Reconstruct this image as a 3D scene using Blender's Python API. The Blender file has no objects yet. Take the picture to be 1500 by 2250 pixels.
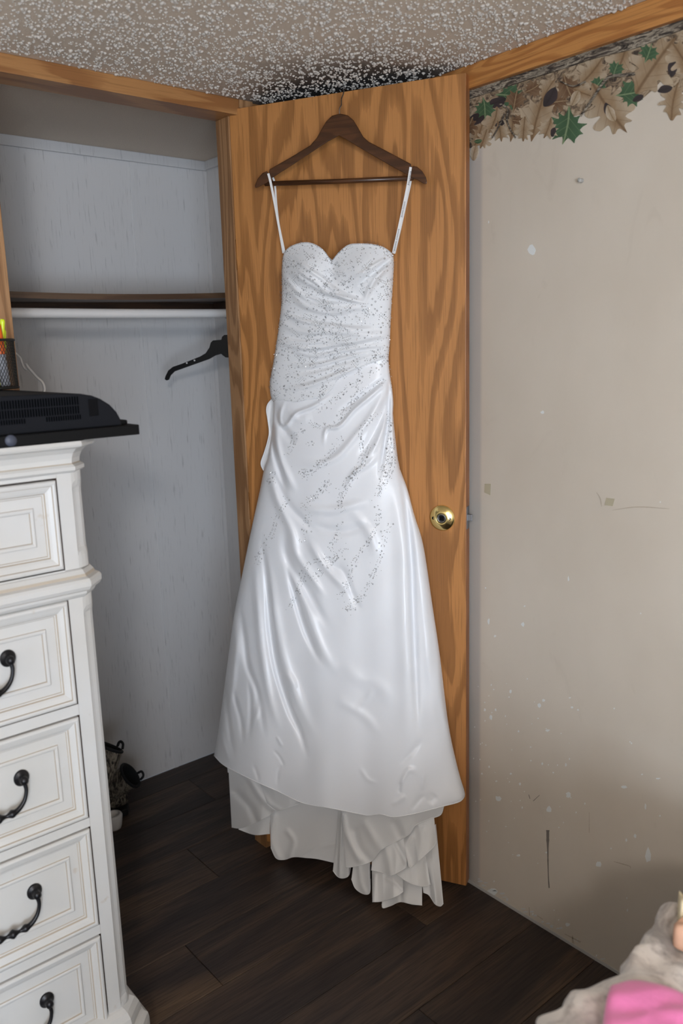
import bpy, bmesh, math, random
import numpy as np
from mathutils import Matrix, Vector
random.seed(7); rng = np.random.default_rng(11)
scene = bpy.context.scene
COL = scene.collection

# ------------------------------------------------------------------ camera
F = 1814.92                                    # focal length in pixels of the 1500 x 2250 frame
YAW, PIT, ROL = 0.6953, -0.1959, -0.0300
C = np.array([-1.5658, -1.8672, 1.4710])
def cam_axes():
    cy, sy, cp, sp = math.cos(YAW), math.sin(YAW), math.cos(PIT), math.sin(PIT)
    fwd = np.array([sy*cp, cy*cp, sp]); right = np.array([cy, -sy, 0.]); up = np.cross(right, fwd)
    cr, sr = math.cos(ROL), math.sin(ROL)
    return cr*right + sr*up, -sr*right + cr*up, fwd
RT, UP, FW = cam_axes()
cd = bpy.data.cameras.new('camera'); cam = bpy.data.objects.new('camera', cd); COL.objects.link(cam)
cam.matrix_world = Matrix(((RT[0], UP[0], -FW[0], C[0]), (RT[1], UP[1], -FW[1], C[1]), (RT[2], UP[2], -FW[2], C[2]), (0, 0, 0, 1)))
cd.sensor_fit = 'VERTICAL'; cd.sensor_height = 36.0; cd.sensor_width = 24.0; cd.lens = F*36/2250
cd.clip_start = 0.05; cd.dof.use_dof = True; cd.dof.focus_distance = 2.05; cd.dof.aperture_fstop = 3.2
scene.camera = cam

# ------------------------------------------------------------------ world, lights, exposure
w = bpy.data.worlds.new('world'); scene.world = w; w.use_nodes = True
w.node_tree.nodes['Background'].inputs[0].default_value = (0.75, 0.83, 1, 1)
w.node_tree.nodes['Background'].inputs[1].default_value = 0.25
def area(name, loc, target, size, sy, power, col):
    l = bpy.data.lights.new(name, 'AREA'); l.shape = 'RECTANGLE'; l.size = size; l.size_y = sy; l.energy = power; l.color = col
    o = bpy.data.objects.new(name, l); COL.objects.link(o)
    d = (Vector(target) - Vector(loc)); o.matrix_world = Matrix.Translation(loc) @ d.to_track_quat('-Z', 'Y').to_matrix().to_4x4()
    return o
pl = bpy.data.lights.new('ceiling_lamp_light', 'POINT'); pl.energy = 51; pl.color = (1.0, 0.985, 0.98); pl.shadow_soft_size = 0.10
po = bpy.data.objects.new('ceiling_lamp_light', pl); COL.objects.link(po); po.location = (-2.25, -2.78, 2.00)
area('window_daylight', (-2.50, -3.98, 1.04), (-0.45, 0.0, 1.10), 1.4, 1.3, 102, (0.70, 0.83, 1.0))
vs = scene.view_settings; vs.view_transform = 'Standard'; vs.look = 'None'; vs.exposure = 0.0; vs.gamma = 1.0; vs.use_curve_mapping = False

# ------------------------------------------------------------------ measuring helpers
def ray(px): return RT*((px[0]-750)/F) - UP*((px[1]-1125)/F) + FW
def hit(px, n, d):
    r = ray(px); n = np.array(n, float); return C + r*((d - n @ C)/(n @ r))
def onx(px, x): return hit(px, (1, 0, 0), x)
def ony(px, y): return hit(px, (0, 1, 0), y)
def onz(px, z): return hit(px, (0, 0, 1), z)
TH = -1.0930; HX, HY = -0.3212, 0.0208
DU = np.array([math.cos(TH), math.sin(TH), 0.]); DN = np.array([math.sin(TH), -math.cos(TH), 0.]); DH = np.array([HX, HY, 0.])
DW, DZT, DZB = 0.610, 2.0696, 0.0216
def dl(px, off):                               # photo point on a plane `off` metres in front of the door -> door-local xyz
    p = hit(px, DN, DN @ DH + off); return np.array([(p-DH) @ DU, -off, p[2]])
def dlv(P, off):                               # vectorised
    P = np.asarray(P, float); off = np.asarray(off, float)
    r = (P[..., 0:1]-750)/F*RT - (P[..., 1:2]-1125)/F*UP + FW
    t = ((DN @ DH + off) - DN @ C)/(r @ DN)
    X = C + r*t[..., None] - DH
    return np.stack([X @ DU, -off, X[..., 2]], -1)
def smooth_poly(pts, n, closed=False):         # Catmull-Rom, n samples evenly by arc length
    p = np.array(pts, float)
    if len(p) == 2: return p[0] + (p[1]-p[0])*np.linspace(0, 1, n)[:, None]
    q = np.vstack([2*p[0]-p[1], p, 2*p[-1]-p[-2]]); out = []
    for i in range(1, len(q)-2):
        t = np.linspace(0, 1, 14, endpoint=False)[:, None]
        a, b, c, d = q[i-1], q[i], q[i+1], q[i+2]
        out.append(.5*((2*b) + (c-a)*t + (2*a-5*b+4*c-d)*t*t + (3*b-a-3*c+d)*t**3))
    o = np.vstack(out + [p[-1:]])
    s = np.r_[0, np.cumsum(np.linalg.norm(np.diff(o, axis=0), axis=1))]
    u = np.linspace(0, s[-1], n)
    return np.stack([np.interp(u, s, o[:, k]) for k in range(o.shape[1])], -1)
def zz(pts, ox, oy, sc): return [(ox+x/sc, oy+y/sc) for x, y in pts]

# ------------------------------------------------------------------ object helpers
MW = {}
def setp(o, label=None, cat=None, group=None, kind=None):
    if label: o['label'] = label
    if cat: o['category'] = cat
    if group: o['group'] = group
    if kind: o['kind'] = kind
    return o
def thing(name, loc, label, cat=None, rot=0., group=None, kind=None):
    o = bpy.data.objects.new(name, None); COL.objects.link(o); o.empty_display_size = .05
    o.location = loc; o.rotation_euler = (0, 0, rot)
    MW[o.name] = Matrix.Translation(loc) @ Matrix.Rotation(rot, 4, 'Z')
    return setp(o, label, cat, group, kind)
def mesh_data(name, V, Fc, mats, smooth=False, midx=None):
    me = bpy.data.meshes.new(name)
    me.from_pydata([tuple(map(float, v)) for v in V], [], [tuple(int(i) for i in f) for f in Fc])
    for m in (mats if isinstance(mats, (list, tuple)) else [mats]): me.materials.append(m)
    if smooth: me.polygons.foreach_set('use_smooth', [True]*len(me.polygons))
    if midx is not None: me.polygons.foreach_set('material_index', list(map(int, midx)))
    me.update(); return me
def link(name, me, parent=None, local=False):
    o = bpy.data.objects.new(name, me); COL.objects.link(o)
    if parent is not None:
        o.parent = parent
        if not local: o.matrix_parent_inverse = MW[parent.name].inverted()
        MW[o.name] = MW[parent.name].copy() if local else Matrix.Identity(4)
    else: MW[o.name] = Matrix.Identity(4)
    return o
def mesh(name, V, Fc, mats, parent=None, smooth=False, midx=None, local=False):
    return link(name, mesh_data(name, V, Fc, mats, smooth, midx), parent, local)
def bm_obj(name, bm, mats, parent=None, smooth=False, local=False):
    me = bpy.data.meshes.new(name); bmesh.ops.recalc_face_normals(bm, faces=bm.faces[:]); bm.to_mesh(me); bm.free()
    for m in (mats if isinstance(mats, (list, tuple)) else [mats]): me.materials.append(m)
    if smooth: me.polygons.foreach_set('use_smooth', [True]*len(me.polygons))
    return link(name, me, parent, local)
def box(name, a, b, mats, parent=None, bev=0.0, local=False):
    bm = bmesh.new(); a, b = np.minimum(a, b), np.maximum(a, b)
    bmesh.ops.create_cube(bm, size=1.0, matrix=Matrix.Translation((a+b)/2) @ Matrix.Diagonal((*(b-a), 1)))
    if bev: bmesh.ops.bevel(bm, geom=bm.edges[:], offset=bev, segments=2, affect='EDGES', profile=.6)
    return bm_obj(name, bm, mats, parent, False, local)
def tube_geo(P, r, n=8, closed=False, cap=True):
    P = np.array(P, float); m = len(P); r = np.broadcast_to(np.asarray(r, float), (m,))
    T = np.gradient(P, axis=0)
    if closed: T = np.roll(P, -1, 0)-np.roll(P, 1, 0)
    T /= np.linalg.norm(T, axis=1)[:, None]+1e-12
    a = np.array([0, 0, 1.]) if abs(T[0, 2]) < .9 else np.array([1., 0, 0]); V = []
    u = np.cross(T[0], a); u /= np.linalg.norm(u)
    for i in range(m):
        u = u - T[i]*(u @ T[i]); u /= np.linalg.norm(u); v = np.cross(T[i], u)
        for k in range(n):
            g = 2*math.pi*k/n; V.append(P[i] + r[i]*(math.cos(g)*u + math.sin(g)*v))
    Fc = []
    for i in range(m if closed else m-1):
        j = (i+1) % m
        for k in range(n): Fc.append((i*n+k, i*n+(k+1) % n, j*n+(k+1) % n, j*n+k))
    if cap and not closed: Fc += [tuple(range(n))[::-1], tuple((m-1)*n+k for k in range(n))]
    return V, Fc
def tube(name, P, r, mat, parent=None, n=8, closed=False, local=False):
    V, Fc = tube_geo(P, r, n, closed); return mesh(name, V, Fc, mat, parent, True, None, local)
def lathe(name, prof, mat, parent=None, M=None, n=32, local=False, smooth=True):   # prof: (radius, height)
    V, Fc = [], []; M = M or Matrix.Identity(4)
    for r, h in prof:
        for k in range(n):
            a = 2*math.pi*k/n; V.append(M @ Vector((r*math.cos(a), r*math.sin(a), h)))
    for i in range(len(prof)-1):
        for k in range(n): Fc.append((i*n+k, i*n+(k+1) % n, (i+1)*n+(k+1) % n, (i+1)*n+k))
    return mesh(name, V, Fc, mat, parent, smooth, None, local)
def extrude_poly(name, pts, d0, d1, mapf, mat, parent=None, bev=0., local=False):   # polygon of px or 2d points, mapf(pt, depth)->xyz
    V = [mapf(p, d0) for p in pts] + [mapf(p, d1) for p in pts]; n = len(pts)
    bm = bmesh.new(); vs_ = [bm.verts.new(v) for v in V]
    bm.faces.new(vs_[:n]); bm.faces.new(vs_[n:][::-1])
    for i in range(n): bm.faces.new((vs_[i], vs_[n+i], vs_[n+(i+1) % n], vs_[(i+1) % n]))
    bmesh.ops.recalc_face_normals(bm, faces=bm.faces[:])
    if bev:
        e = [x for x in bm.edges if len(x.link_faces) == 2 and x.calc_face_angle(0) > .6]
        bmesh.ops.bevel(bm, geom=e, offset=bev, segments=3, affect='EDGES', profile=.5)
    return bm_obj(name, bm, mat, parent, False, local)
def merge(parts):
    V, Fc = [], []
    for v, f in parts:
        o = len(V); V += list(v); Fc += [tuple(i+o for i in x) for x in f]
    return V, Fc

# ------------------------------------------------------------------ materials
def lin(c):
    return tuple((x/12.92 if x <= .04045 else ((x+.055)/1.055)**2.4) for x in (v/255. for v in c)) + (1.,)
class NT:
    def __init__(s, name, rough=.5, base=(128, 128, 128), **kw):
        s.m = bpy.data.materials.new(name); s.m.use_nodes = True; s.t = s.m.node_tree; s.b = s.t.nodes['Principled BSDF']
        s.b.inputs['Base Color'].default_value = lin(base); s.b.inputs['Roughness'].default_value = rough
        for k, v in kw.items(): s.b.inputs[k.replace('_', ' ')].default_value = v
    def n(s, typ, **kw):
        x = s.t.nodes.new(typ)
        for k, v in kw.items():
            if k.startswith('i_'):
                key = k[2:]; x.inputs[int(key) if key.isdigit() else key.replace('_', ' ')].default_value = v
            else: setattr(x, k, v)
        return x
    def l(s, a, b): s.t.links.new(a, b)
    def coord(s, scale=(1, 1, 1), loc=(0, 0, 0), rot=(0, 0, 0), out='Object'):
        c = s.n('ShaderNodeTexCoord'); mp = s.n('ShaderNodeMapping'); mp.inputs['Scale'].default_value = scale
        mp.inputs['Location'].default_value = loc; mp.inputs['Rotation'].default_value = rot
        s.l(c.outputs[out], mp.inputs[0]); return mp.outputs[0]
    def noise(s, vec, scale, detail=3, rough=.55, dist=0.):
        x = s.n('ShaderNodeTexNoise'); x.inputs['Scale'].default_value = scale; x.inputs['Detail'].default_value = detail
        x.inputs['Roughness'].default_value = rough; x.inputs['Distortion'].default_value = dist
        s.l(vec, x.inputs['Vector']); return x.outputs['Fac']
    def math(s, op, a, b=None, c=None):
        x = s.n('ShaderNodeMath', operation=op)
        for i, v in enumerate((a, b, c)):
            if v is None: continue
            if isinstance(v, (int, float)): x.inputs[i].default_value = v
            else: s.l(v, x.inputs[i])
        return x.outputs[0]
    def ramp(s, fac, stops, interp='LINEAR'):
        x = s.n('ShaderNodeValToRGB'); x.color_ramp.interpolation = interp; el = x.color_ramp.elements
        while len(el) > 1: el.remove(el[-1])
        for i, (p, c) in enumerate(stops):
            e = el[0] if i == 0 else el.new(p); e.position = p
            e.color = lin(c) if isinstance(c, tuple) else (c, c, c, 1)
        s.l(fac, x.inputs[0]); return x.outputs[0]
    def mix(s, fac, a, b, blend='MIX'):
        x = s.n('ShaderNodeMix', data_type='RGBA', blend_type=blend)
        for i, v in ((0, fac), (6, a), (7, b)):
            if isinstance(v, (int, float)): x.inputs[i].default_value = v
            elif isinstance(v, tuple): x.inputs[i].default_value = lin(v)
            else: s.l(v, x.inputs[i])
        return x.outputs[2]
    def color(s, c): s.l(c, s.b.inputs['Base Color'])
    def bump(s, h, strength=.3, dist=.01):
        x = s.n('ShaderNodeBump'); x.inputs['Strength'].default_value = strength; x.inputs['Distance'].default_value = dist
        s.l(h, x.inputs['Height']); s.l(x.outputs[0], s.b.inputs['Normal'])
def plain(name, c, rough=.5, **kw): return NT(name, rough, c, **kw).m

def oak(name, axis, light, dark, band=15., wide=4.2, rough=.42, loc=(0, 0, 0), contrast=1.):
    m = NT(name, rough)
    sc = [wide, wide, wide]; sc[axis] = wide*.13
    fine = [420, 420, 420]; fine[axis] = 7
    ser = [90, 90, 90]; ser[axis] = 5
    v = m.coord(tuple(sc), loc)
    n1 = m.noise(v, 1.0, 1.6, .45, .35); n2 = m.noise(m.coord(tuple(ser)), 1., 2.)
    ph = m.math('ADD', m.math('MULTIPLY', n1, band), m.math('MULTIPLY', n2, .55))
    band_ = m.math('FRACT', ph)
    b = m.ramp(band_, [(0, 0.), (.42, .12), (.52, .95), (.80, .85), (.97, .35), (1, 0.)])
    fn = m.noise(m.coord(tuple(fine)), 1., 2.)
    pores = m.ramp(fn, [(.36, 1.), (.46, 0.)])
    soft = m.noise(m.coord((2.5, 2.5, .8)), 1., 2.)
    c = m.mix(m.math('MULTIPLY', b, contrast), light, dark)
    c = m.mix(m.math('MULTIPLY', pores, .33), c, tuple(int(x*.62) for x in dark))
    c = m.mix(m.math('MULTIPLY', soft, .25), c, tuple(int(x*.85) for x in light))
    m.color(c); m.bump(fn, .06, .002)
    return m.m
OAK_DOOR = oak('oak_door_veneer', 2, (186, 128, 72), (144, 95, 49), 11., 8.0)
OAK_X = oak('oak_trim_lengthwise', 0, (172, 124, 76), (138, 90, 50), 9., 6.5)
OAK_Y = oak('oak_ceiling_trim', 1, (192, 134, 74), (160, 102, 52), 10., 16.)
OAK_Z = oak('oak_jamb', 2, (172, 130, 90), (136, 96, 60), 9., 12.)

def make_floor():
    m = NT('dark_vinyl_plank', .42)
    oi = m.n('ShaderNodeObjectInfo').outputs['Random']
    off = m.n('ShaderNodeCombineXYZ'); m.l(m.math('MULTIPLY', oi, 37.), off.inputs[0]); m.l(m.math('MULTIPLY', oi, 11.), off.inputs[1])
    def vec(sc):
        add = m.n('ShaderNodeVectorMath', operation='ADD'); m.l(m.coord(), add.inputs[0]); m.l(off.outputs[0], add.inputs[1])
        mp = m.n('ShaderNodeMapping'); mp.inputs['Scale'].default_value = sc; m.l(add.outputs[0], mp.inputs[0]); return mp.outputs[0]
    n1 = m.noise(vec((1.1, 9, 1)), 1., 4, .6, .8); n2 = m.noise(vec((9, 190, 1)), 1., 3, .6); n3 = m.noise(vec((2.5, 4, 1)), 1., 3)
    c = m.ramp(n1, [(.25, (40, 33, 31)), (.45, (64, 52, 45)), (.57, (90, 72, 58)), (.72, (118, 94, 70))])
    c = m.mix(m.math('MULTIPLY', m.ramp(n2, [(.35, 1.), (.6, 0.)]), .55), c, (30, 24, 22))
    c = m.mix(m.math('MULTIPLY', n3, .45), c, (50, 45, 46))
    m.color(c); m.bump(n2, .12, .002)
    m.l(m.ramp(n2, [(.3, .55), (.7, .40)]), m.b.inputs['Roughness']); m.b.inputs['Specular IOR Level'].default_value = .35
    return m.m
FLOOR = make_floor()

def make_wallpaper():
    m = NT('closet_wallboard_print', .7)
    a = m.noise(m.coord((270, 270, 14)), 1., 2.); b = m.noise(m.coord((60, 60, 20)), 1., 2.); c3 = m.noise(m.coord((2, 2, 1.2)), 1., 2)
    d = m.math('MULTIPLY', m.ramp(a, [(.30, 1.), (.40, 0.)]), m.ramp(b, [(.35, 1.), (.55, .25)]))
    c = m.mix(m.math('MULTIPLY', d, .5), (208, 206, 205), (122, 121, 122))
    c = m.mix(m.math('MULTIPLY', c3, .18), c, (188, 186, 186))
    m.color(c); m.bump(a, .05, .002); return m.m
WPAPER = make_wallpaper()

def make_wall():
    m = NT('tan_wall_paint', .62)
    n1 = m.noise(m.coord((3, 3, 2)), 1., 4); n2 = m.noise(m.coord((900, 900, 900)), 1., 2)
    n3 = m.noise(m.coord((14, 9, 5)), 1., 5, .65, 1.2)
    c = m.ramp(n1, [(.3, (194, 183, 168)), (.7, (204, 194, 180))])
    c = m.mix(m.math('MULTIPLY', m.ramp(n3, [(.62, 0.), (.76, 1.)]), .16), c, (150, 138, 122))
    sep = m.n('ShaderNodeSeparateXYZ'); m.l(m.coord(), sep.inputs[0])
    strip = m.ramp(m.math('ADD', sep.outputs[1], 1.0), [(.462, 0.), (.470, 1.)])      # bluish-grey strip beside the corner
    c = m.mix(m.math('MULTIPLY', strip, .5), c, (150, 150, 152))
    m.color(c); m.bump(n2, .10, .001); return m.m
WALL = make_wall()
WALLB = plain('back_room_paint', (228, 223, 216), .7)

def make_ceiling():
    m = NT('ceiling_board', .9)
    n = m.noise(m.coord((260, 260, 260)), 1., 3); big = m.noise(m.coord((9, 9, 9)), 1., 3)
    c = m.mix(n, (226, 210, 192), (206, 191, 174))
    geo = m.coord(); d = m.n('ShaderNodeVectorMath', operation='DISTANCE'); m.l(geo, d.inputs[0]); d.inputs[1].default_value = (-.045, -.165, 2.0927)
    f = m.math('ADD', d.outputs['Value'], m.math('MULTIPLY', m.math('SUBTRACT', big, .5), .12))
    st = m.ramp(f, [(.17, .97), (.24, .88), (.30, .5), (.38, .15), (.46, 0.)])            # mildew stain in the corner
    c = m.mix(st, c, (26, 24, 26)); m.color(c); m.bump(n, .5, .004); return m.m
CEIL = make_ceiling()
POP = plain('popcorn_white', (208, 200, 190), .85)

def make_satin(name, base, rough, bumpamt=.02):
    m = NT(name, rough, base, Sheen_Weight=.12, Specular_IOR_Level=.42)
    n = m.noise(m.coord((900, 900, 260)), 1., 2); m.bump(n, bumpamt, .001)
    n2 = m.noise(m.coord((5, 5, 4)), 1., 2)
    m.color(m.mix(m.math('MULTIPLY', n2, .25), base, tuple(int(x*.965) for x in base)))
    return m.m
SATIN = make_satin('ivory_satin', (234, 235, 238), .29)
TULLE = make_satin('beaded_tulle_over_satin', (229, 230, 232), .55, .25)
TRAIN = make_satin('train_lining_satin', (231, 231, 231), .48)
STRAP = plain('white_ribbon', (238, 237, 236), .45)
INK = plain('grey_ink', (92, 94, 104), .8)
BEADS = plain('clear_silver_bead', (178, 177, 176), .25, Metallic=.8)
GEM = plain('dark_crystal', (92, 92, 98), .1, Metallic=.8)
SEQ = plain('bright_sequin', (240, 240, 242), .12, Metallic=.55)
HANGW = oak('walnut_stained_wood', 0, (84, 51, 28), (64, 38, 20), 9., 14., .34)
CHROME = plain('chrome_wire', (200, 200, 202), .16, Metallic=1.)
BRASS = plain('polished_brass', (236, 216, 150), .17, Metallic=1.)
STEEL = plain('dull_steel', (128, 128, 130), .35, Metallic=.9)
BLACKM = plain('black_hole', (14, 14, 16), .8, Specular_IOR_Level=.1)
def make_cream():
    m = NT('antiqued_cream_paint', .38)
    n = m.noise(m.coord((4, 4, 4)), 1., 4); s = m.noise(m.coord((26, 26, 26)), 1., 4, .6)
    c = m.ramp(n, [(.3, (208, 207, 205)), (.7, (201, 198, 192))])
    c = m.mix(m.math('MULTIPLY', m.ramp(s, [(.68, 0.), (.76, 1.)]), .35), c, (176, 152, 122)); m.color(c); return m.m
CREAM = make_cream()
GLAZE = plain('umber_glaze', (182, 170, 154), .6)
GAP = plain('drawer_gap_brown', (138, 112, 98), .8)
IRON = plain('black_iron', (24, 23, 26), .36, Metallic=.35)
TVG = plain('tv_grey_plastic', (24, 25, 29), .8, Specular_IOR_Level=.15)
TVB = plain('tv_black_plastic', (7, 7, 8), .6, Specular_IOR_Level=.2)
TVS = plain('vent_black', (8, 9, 11), .9, Specular_IOR_Level=.0)
WHITEP = plain('white_enamel', (224, 222, 220), .35)
BLACKP = plain('black_plastic', (15, 15, 16), .38)
SHELF = oak('dark_shelf_board', 0, (96, 72, 52), (74, 52, 36), 6., 9., .5)
CLEAT = oak('dark_cleat_wood', 0, (72, 48, 30), (52, 33, 20), 6., 12., .55)

# ------------------------------------------------------------------ structure
ZC = 2.0927; YB = 0.653; XL, YF = -3.2, -4.2
floor = thing('floor', (-1.5, -1.4, 0), 'dark brown wood-look plank floor', kind='structure')
box('subfloor', (XL, YF, -.06), (.0, YB, -.006), plain('subfloor_dark', (18, 16, 15), .9), floor)
PW, PL = .180, 1.22
rows = list(range(-24, 6))
for r in rows:
    y0 = -.178 + r*PW; y1 = min(y0+PW, YB)
    if y1 < YF or y0 > YB: continue
    x = -((r*0.413) % 1)*PL
    x1 = 0.0; cuts = []
    a = 0.0; bnd = x if x < -.05 else x-PL
    while a > XL:
        cuts.append((max(bnd, XL), a)); a = bnd; bnd -= PL
    for (xa, xb) in cuts:
        g, cz, zb = .0006, .0012, -.006
        V = [(xa+g, y0+g, zb), (xb-g, y0+g, zb), (xb-g, y1-g, zb), (xa+g, y1-g, zb),
             (xa+g, y0+g, -cz), (xb-g, y0+g, -cz), (xb-g, y1-g, -cz), (xa+g, y1-g, -cz),
             (xa+g+cz, y0+g+cz, 0), (xb-g-cz, y0+g+cz, 0), (xb-g-cz, y1-g-cz, 0), (xa+g+cz, y1-g-cz, 0)]
        Fc = [(8, 9, 10, 11)]
        for k in range(4):
            Fc += [(k, (k+1) % 4, 4+(k+1) % 4, 4+k), (4+k, 4+(k+1) % 4, 8+(k+1) % 4, 8+k)]
        mesh('plank', V, Fc, FLOOR, floor)

ceil = thing('ceiling', (-1.5, -1.4, ZC), 'popcorn ceiling with a black mildew stain above the door', kind='structure')
box('ceiling_board', (XL, YF, ZC), (.0, YB, ZC+.05), CEIL, ceil)
def popcorn():
    n = 62000
    xy = np.stack([rng.uniform(-1.75, -.02, n), rng.uniform(-1.75, -.004, n)], -1)
    # keep it in clumps
    cl = np.sin(xy[:, 0]*71+2.1*np.sin(xy[:, 1]*53))*np.sin(xy[:, 1]*83+1.7*np.sin(xy[:, 0]*61))
    keep = (cl + rng.uniform(-.9, 1.25, n)) > -.1
    xy = xy[keep]; n = len(xy)
    rad = np.clip(rng.lognormal(-6.02, .32, n), .0011, .0046)
    ang = np.arange(6)*math.pi/3
    V = np.zeros((n, 13, 3)); rot = rng.uniform(0, 6, n)[:, None]; el = rng.uniform(.6, 1.5, n)
    for ring, (rr, hh) in enumerate(((1., 0.), (.86, .75))):
        jit = rng.uniform(.72, 1.28, (n, 6))
        px = np.cos(ang+rot)*rr*jit*rad[:, None]; py = np.sin(ang+rot)*rr*jit*rad[:, None]*el[:, None]
        V[:, ring*6:ring*6+6, 0] = xy[:, 0:1]+px; V[:, ring*6:ring*6+6, 1] = xy[:, 1:2]+py
        V[:, ring*6:ring*6+6, 2] = ZC + .0004 - (hh*rad*rng.uniform(.55, .95, n))[:, None]
    V[:, 12, :2] = xy; V[:, 12, 2] = ZC - rad*rng.uniform(.85, 1.3, n)
    base = []
    for k in range(6):
        j = (k+1) % 6; base += [(k, j, 6+j), (k, 6+j, 6+k), (6+k, 6+j, 12)]
    Fa = (np.array(base)[None]+(np.arange(n)*13)[:, None, None]).reshape(-1, 3)[:, ::-1]
    me = bpy.data.meshes.new('popcorn_texture'); me.vertices.add(n*13); me.vertices.foreach_set('co', V.reshape(-1))
    m = len(Fa); me.loops.add(m*3); me.loops.foreach_set('vertex_index', Fa.reshape(-1).astype(np.int32))
    me.polygons.add(m); me.polygons.foreach_set('loop_start', np.arange(0, m*3, 3, dtype=np.int32))
    me.polygons.foreach_set('use_smooth', np.ones(m, bool)); me.materials.append(POP); me.update(calc_edges=True); me.validate()
    o = link('popcorn_texture', me, ceil); o['kind'] = 'stuff'
popcorn()

wr = thing('wall_right', (0, -1.3, 0), 'scuffed tan wall with chipped paint', kind='structure')
box('wall_board', (0, YF, 0), (.08, YB, ZC), WALL, wr)
wb = thing('wall_back', (-1.0, YB, 0), 'pale grey panelled back wall of the closet', kind='structure')
SX = -.278
box('wall_panel', (XL, YB, 0), (SX-.0175, YB+.05, ZC), WPAPER, wb); box('wall_panel', (SX-.0175, YB, 0), (0, YB+.05, ZC), WPAPER, wb)
box('batten', (SX-.0085, YB-.0035, 0), (SX+.0085, YB, ZC-.03), WPAPER, wb, .001)
box('batten', (SX-1.225, YB-.0035, 0), (SX-1.208, YB, ZC-.03), WPAPER, wb, .001)
box('corner_batten', (-.022, YB-.004, 0), (0, YB, ZC-.03), WPAPER, wb, .001)
box('crown_strip', (XL, YB-.010, ZC-.030), (0, YB, ZC), WPAPER, wb, .003)
wcs = box('closet_side_panel', (-.0097, .085, 0), (0, YB-.004, ZC), WPAPER, wr)
box('crown_strip', (-.019, .085, ZC-.028), (-.0097, YB-.01, ZC), WPAPER, wr, .003)
wc = thing('wall_closet', (-.6, .04, 0), 'partition wall around the closet opening', kind='structure')
box('wall_board', (-.304, .0425, 0), (-.0, .0816, ZC), WALL, wc)
box('wall_board', (XL, .0, 0), (-.946, .0816, ZC), WALLB, wc)
setp(box('wall_left', (XL-.08, YF, 0), (XL, YB, ZC), WALLB), 'plain tan wall out of view on the left', kind='structure')
setp(box('wall_front', (XL, YF-.08, 0), (.08, YF, ZC), WALLB), 'plain tan wall behind the camera', kind='structure')

setp(box('trim_1', (-.952, 0, 2.0547), (-.304, .0816, ZC), OAK_X, None, .0015), 'oak header board across the top of the closet opening', kind='structure')
tj = thing('trim_2', (-.31, .04, 0), 'oak jamb post on the hinge side of the closet', kind='structure')
box('jamb_board', (-.3243, .0225, 0), (-.304, .0816, 2.0547), OAK_Z, tj, .001)
box('jamb_block', (-.303, .0, 2.0725), (-.262, .0425, ZC), OAK_Z, tj, .001)
box('wall_rail', (-.262, .012, 2.0725), (0, .0425, ZC), OAK_X, tj, .001)
tl = thing('trim_3', (-.93, .04, 0), 'oak jamb at the left of the closet opening', kind='structure')
box('jamb_board', (-.946, -.001, 0), (-.9265, .0816, 2.0547), OAK_Z, tl, .001)
box('casing', (-.990, -.014, 0), (-.9265, -.001, ZC), OAK_Z, tl, .002)
setp(box('trim_4', (-.0177, YF, 2.0422), (0, .0, ZC), OAK_Y, None, .0012), 'oak ceiling trim along the scuffed tan wall', kind='structure')
setp(box('baseboard_right', (-.0022, YF, 0), (0, -.02, .0085), plain('grey_edge_strip', (176, 172, 168), .6), None, .0006), 'thin pale strip where the tan wall meets the floor', kind='structure')

# ------------------------------------------------------------------ door
door = thing('door_1', (HX, HY, 0), 'oak veneer closet door swung open, missing its knob', rot=TH, kind='structure')
box('door_slab', (0, 0, DZB), (DW, .034, DZT), OAK_DOOR, door, .0012, local=True)
box('edge_band', (DW-.0001, .0015, DZB+.001), (DW+.0006, .0325, DZT-.001), oak('oak_edge_band', 2, (164, 106, 60), (140, 86, 44), 6., 18.), door, 0, local=True)
Mr = Matrix.Translation((.5495, 0, 1.0445)) @ Matrix.Rotation(math.pi/2, 4, 'X')
ros = lathe('knob_rosette', [(.0330, -.0005), (.0330, .0012), (.0316, .0030), (.027, .0054), (.022, .0080), (.017, .0098), (.0135, .0105), (.0125, .0098), (.0118, .0040)], BRASS, door, Mr, 48, local=True)
lathe('spindle_bore', [(.0118, .0042), (.0112, .0088), (.0088, .0090), (.0084, .0050), (.0002, .0048)], STEEL, ros, Mr, 28, local=True)
box('spindle_slot', (.5495-.0052, -.0066, 1.0445-.0050), (.5495+.0040, -.0049, 1.0445+.0045), BLACKM, ros, 0, local=True)
for s in (-1, 1):
    Ms = Matrix.Translation((.5495+s*.0205, -.0078, 1.0445)) @ Matrix.Rotation(math.pi/2, 4, 'X')
    lathe('mounting_screw', [(.0042, -.002), (.0040, .0006), (.0026, .0012), (.0008, .0004)], STEEL if s > 0 else BLACKM, ros, Ms, 14, local=True)
bolt = extrude_poly('latch_bolt', [(DW, .0105), (DW+.0130, .0115), (DW+.0130, .016), (DW+.004, .0235), (DW, .0235)], 1.0375, 1.0540, lambda p, d: (p[0], p[1], d), STEEL, door, .0008, local=True)
box('latch_plate', (DW+.0004, .0045, 1.017), (DW+.0016, .0295, 1.074), STEEL, door, .0004, local=True)
hz = dl((517, 560), 0)[2]
for z in (hz, .25, 1.05):
    hg = tube('hinge', [(-.0045, .004, z-.038), (-.0045, .004, z+.038)], .0045, BRASS, door, 10, local=True)
    tube('hinge_pin', [(-.0045, .004, z-.043), (-.0045, .004, z-.037)], .0035, STEEL, hg, 8, local=True)

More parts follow.
